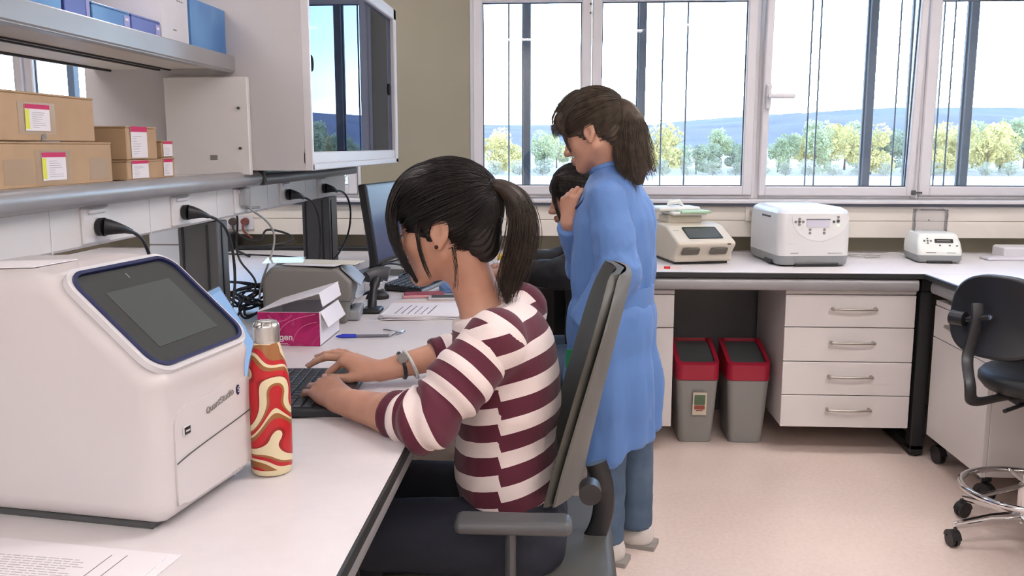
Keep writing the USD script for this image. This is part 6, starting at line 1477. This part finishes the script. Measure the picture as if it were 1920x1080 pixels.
# ================================================================== CHAIRS
GREYS = pm('grey_chair_shell', (.062, .061, .052), .5, var=.02); GREYL = pm('grey_chair_back', (.12, .117, .108), .5, var=.02)
BLKU = pm('black_upholstery', (.012, .014, .016), .5, bump=.1, bscale=300)
def star_base(t, cx, cy, R, ztop, hub_z, m, rot=0.0, cast_r=.028, column=CHROME):
    obj('column', [cyl((cx, cy, hub_z), (cx, cy, hub_z + .14), .028, n=20), cyl((cx, cy, hub_z + .12), (cx, cy, ztop), .016, n=16)], column, t)
    for k in range(5):
        a = math.radians(rot + 72 * k); e = V(math.cos(a), math.sin(a), 0)
        obj('base_leg', loft([V(cx, cy, hub_z + .02), V(cx, cy, hub_z + .015) + e * R * .5, V(cx, cy, 2 * cast_r + .018) + e * R], [.024, .019, .014], 10, .8), m, t)
        p = V(cx, cy, 0) + e * R
        a_, b_ = caster(p[0], p[1], 0, cast_r, math.degrees(a) + 40 * (k % 2))
        obj('caster', [a_, b_], BLACK, t)
# grey chair of the typing woman
t = thing('office_chair', 'grey office chair with tall curved back carrying the person in the striped jumper', 'chair', (-.10, 1.92, 0))
yc, hw = 1.955, .225
prof = spline([(.024, .70), (.043, .80), (.076, .95), (.103, 1.07), (.124, 1.150)], 26)
def back_sheet(off, th, z_in=0.0):
    rings = []
    for i, (x, z) in enumerate(prof):
        s = i / 25; w = hw * (1 - .42 * max(0, (s - .66) / .34) ** 2.4) * (1 - .05 * (1 - s))
        ys = np.linspace(-1, 1, 21)
        bow = -.058 * np.abs(ys) ** 2.2 * (1 - .45 * s)
        edge = np.sqrt(np.clip(1 - np.abs(ys) ** 8, .12, 1))
        f = np.c_[x + off + bow - th / 2 * edge, yc + w * ys, np.full(21, z)]; b = np.c_[x + off + bow + th / 2 * edge, yc + w * ys, np.full(21, z)]
        rings.append(np.vstack([f, b[::-1]]))
    top = rings[-1].copy(); c = top.mean(0); c[2] += .012; rings.append((top - top.mean(0)) * [.75, .93, 1] + c)
    return loft_rings(rings)
obj('backrest', back_sheet(0, .026), GREYS, t, 50); obj('back_shell', back_sheet(.0165, .012), GREYL, t, 50, label='paler rear shell')
obj('back_bracket', loft(spline([(-.06, yc, .505), (.04, yc, .51), (.085, yc, .57), (.075, yc, .72)], 16), .024, 12, .5), BLACK, t)
obj('seat', rr_rings([(.488, .46, .46, .06, 0), (.50, .49, .49, .07, -.015), (.535, .49, .49, .07, -.015), (.552, .45, .45, .06, .005)]).apply_translation([-.13, yc - .23, 0]), GREYS, t, 50)
for q in (-1, 1):
    obj('armrest', [loft(spline([(-.10, yc + q * .20, .49), (-.10, yc + q * .27, .50), (-.10, yc + q * .285, .60), (-.10, yc + q * .285, .685)], 16), .016, 12, .7), rbx(-.21, .02, yc + q * .285 - .032, yc + q * .285 + .032, .68, .71, .014)], DGREY, t)
obj('adjust_knob', [cyl((.055, yc - .255, .745), (.055, yc - .215, .745), .022, n=18)], BLACK, t)
star_base(t, -.12, yc, .30, .49, .09, DGREY, 18)
# black swivel chair with chrome foot ring at the right
cx, cy = 1.662, 3.20
t = thing('lab_chair', 'black swivel chair with round chrome foot ring before the side bench', 'chair', (cx, cy, 0))
seat = lathe([(0, .565), (.12, .562), (.185, .575), (.205, .600), (.205, .622), (.190, .640), (.12, .648), (0, .640)], 40)
obj('seat', seat.apply_translation([cx + .02, cy, 0]), BLKU, t, 60)
ang = math.radians(28)                                # the back is turned towards the camera's right
bo = V(1.497, cy - .02, .835); bn = unit(V(-.80, -.60, .12)); bl = unit(np.cross(Z_, bn)); bu = np.cross(bn, bl)
sh_ = Polygon([(.185 * np.sign(math.cos(a)) * abs(math.cos(a)) ** .8, .148 * np.sign(math.sin(a)) * abs(math.sin(a)) ** .75) for a in np.linspace(0, 2 * np.pi, 61)[:-1]])
def pad(th, grow, off, bow=.05, n=7):
    rings = []
    for k in range(n):
        a = -math.pi / 2 + math.pi * k / (n - 1)
        q = affinity.scale(sh_, 1 + grow - .07 * (1 - math.cos(a)), 1 + grow - .07 * (1 - math.cos(a)), origin=(0, 0))
        c = np.array(q.exterior.coords)[:-1]
        rings.append(np.array([bo + bl * x + bu * y + bn * (off + th * math.sin(a) - bow * (x / .185) ** 2) for x, y in c]))
    return loft_rings(rings)
obj('backrest', pad(.022, 0, 0), BLKU, t, 60); obj('back_shell', pad(.008, -.02, .024), BLACK, t, 60)
br = bo + bn * .045
obj('back_bar', loft(spline([br + bu * .04 - bl * .05, br - bu * .08 - bl * .05, br - bu * .16 + bn * .01 - bl * .05, V(1.392, cy - .10, .60), V(1.402, cy - .09, .562), V(1.46, cy - .06, .548), V(1.60, cy - .01, .552)], 40), .021, 10, .5), BLACK, t, label='bent black back bar')
obj('knob', [cyl(br + bl * -.085 + bu * -.02, br + bl * -.135 + bu * -.02, .026, n=18), cyl(br + bl * .0, br + bl * -.08 + bu * -.02, .010, n=10)], BLACK, t)
obj('screw', [cyl(br + bn * -.008, br + bn * .002, .008, n=12)], CHROME, t)
obj('seat_plate', bx(cx - .10, cx + .12, cy - .08, cy + .08, .535, .566, .005), BLACK, t)
obj('lever', [cyl((cx - .05, cy - .06, .545), (cx - .17, cy - .14, .535), .007, n=10)], BLACK, t)
rr_ = .215; rz = .205
obj('foot_ring', loft(np.array([[cx + rr_ * math.cos(a), cy + rr_ * math.sin(a), rz] for a in np.linspace(0, 2 * np.pi, 65)]), .0115, 12), CHROME, t, True, label='round chrome foot ring')
for k in range(3):
    a = math.radians(200 + 120 * k); obj('ring_spoke', cyl((cx, cy, rz + .02), (cx + rr_ * math.cos(a), cy + rr_ * math.sin(a), rz), .008, n=10), CHROME, t)
star_base(t, cx, cy, .262, .54, .085, CHROME, 187, .030)
# dark chair of the person behind
t = thing('office_chair', 'black office chair under the person in the black jacket', 'chair', (.12, 3.75, 0))
obj('seat', rr_rings([(.37, .42, .42, .05, 0), (.385, .46, .46, .06, -.02), (.42, .46, .46, .06, -.02), (.435, .42, .42, .05, 0)]).apply_translation([.08, 3.54, 0]), BLKU, t, 50)
obj('backrest', rbx(.285, .33, 3.56, 3.94, .55, .98, .02), BLKU, t); obj('back_bracket', loft(spline([(.12, 3.75, .36), (.30, 3.75, .37), (.345, 3.75, .45), (.335, 3.75, .62)], 14), .02, 10, .5), BLACK, t)
star_base(t, .10, 3.75, .27, .37, .085, BLACK, 30)
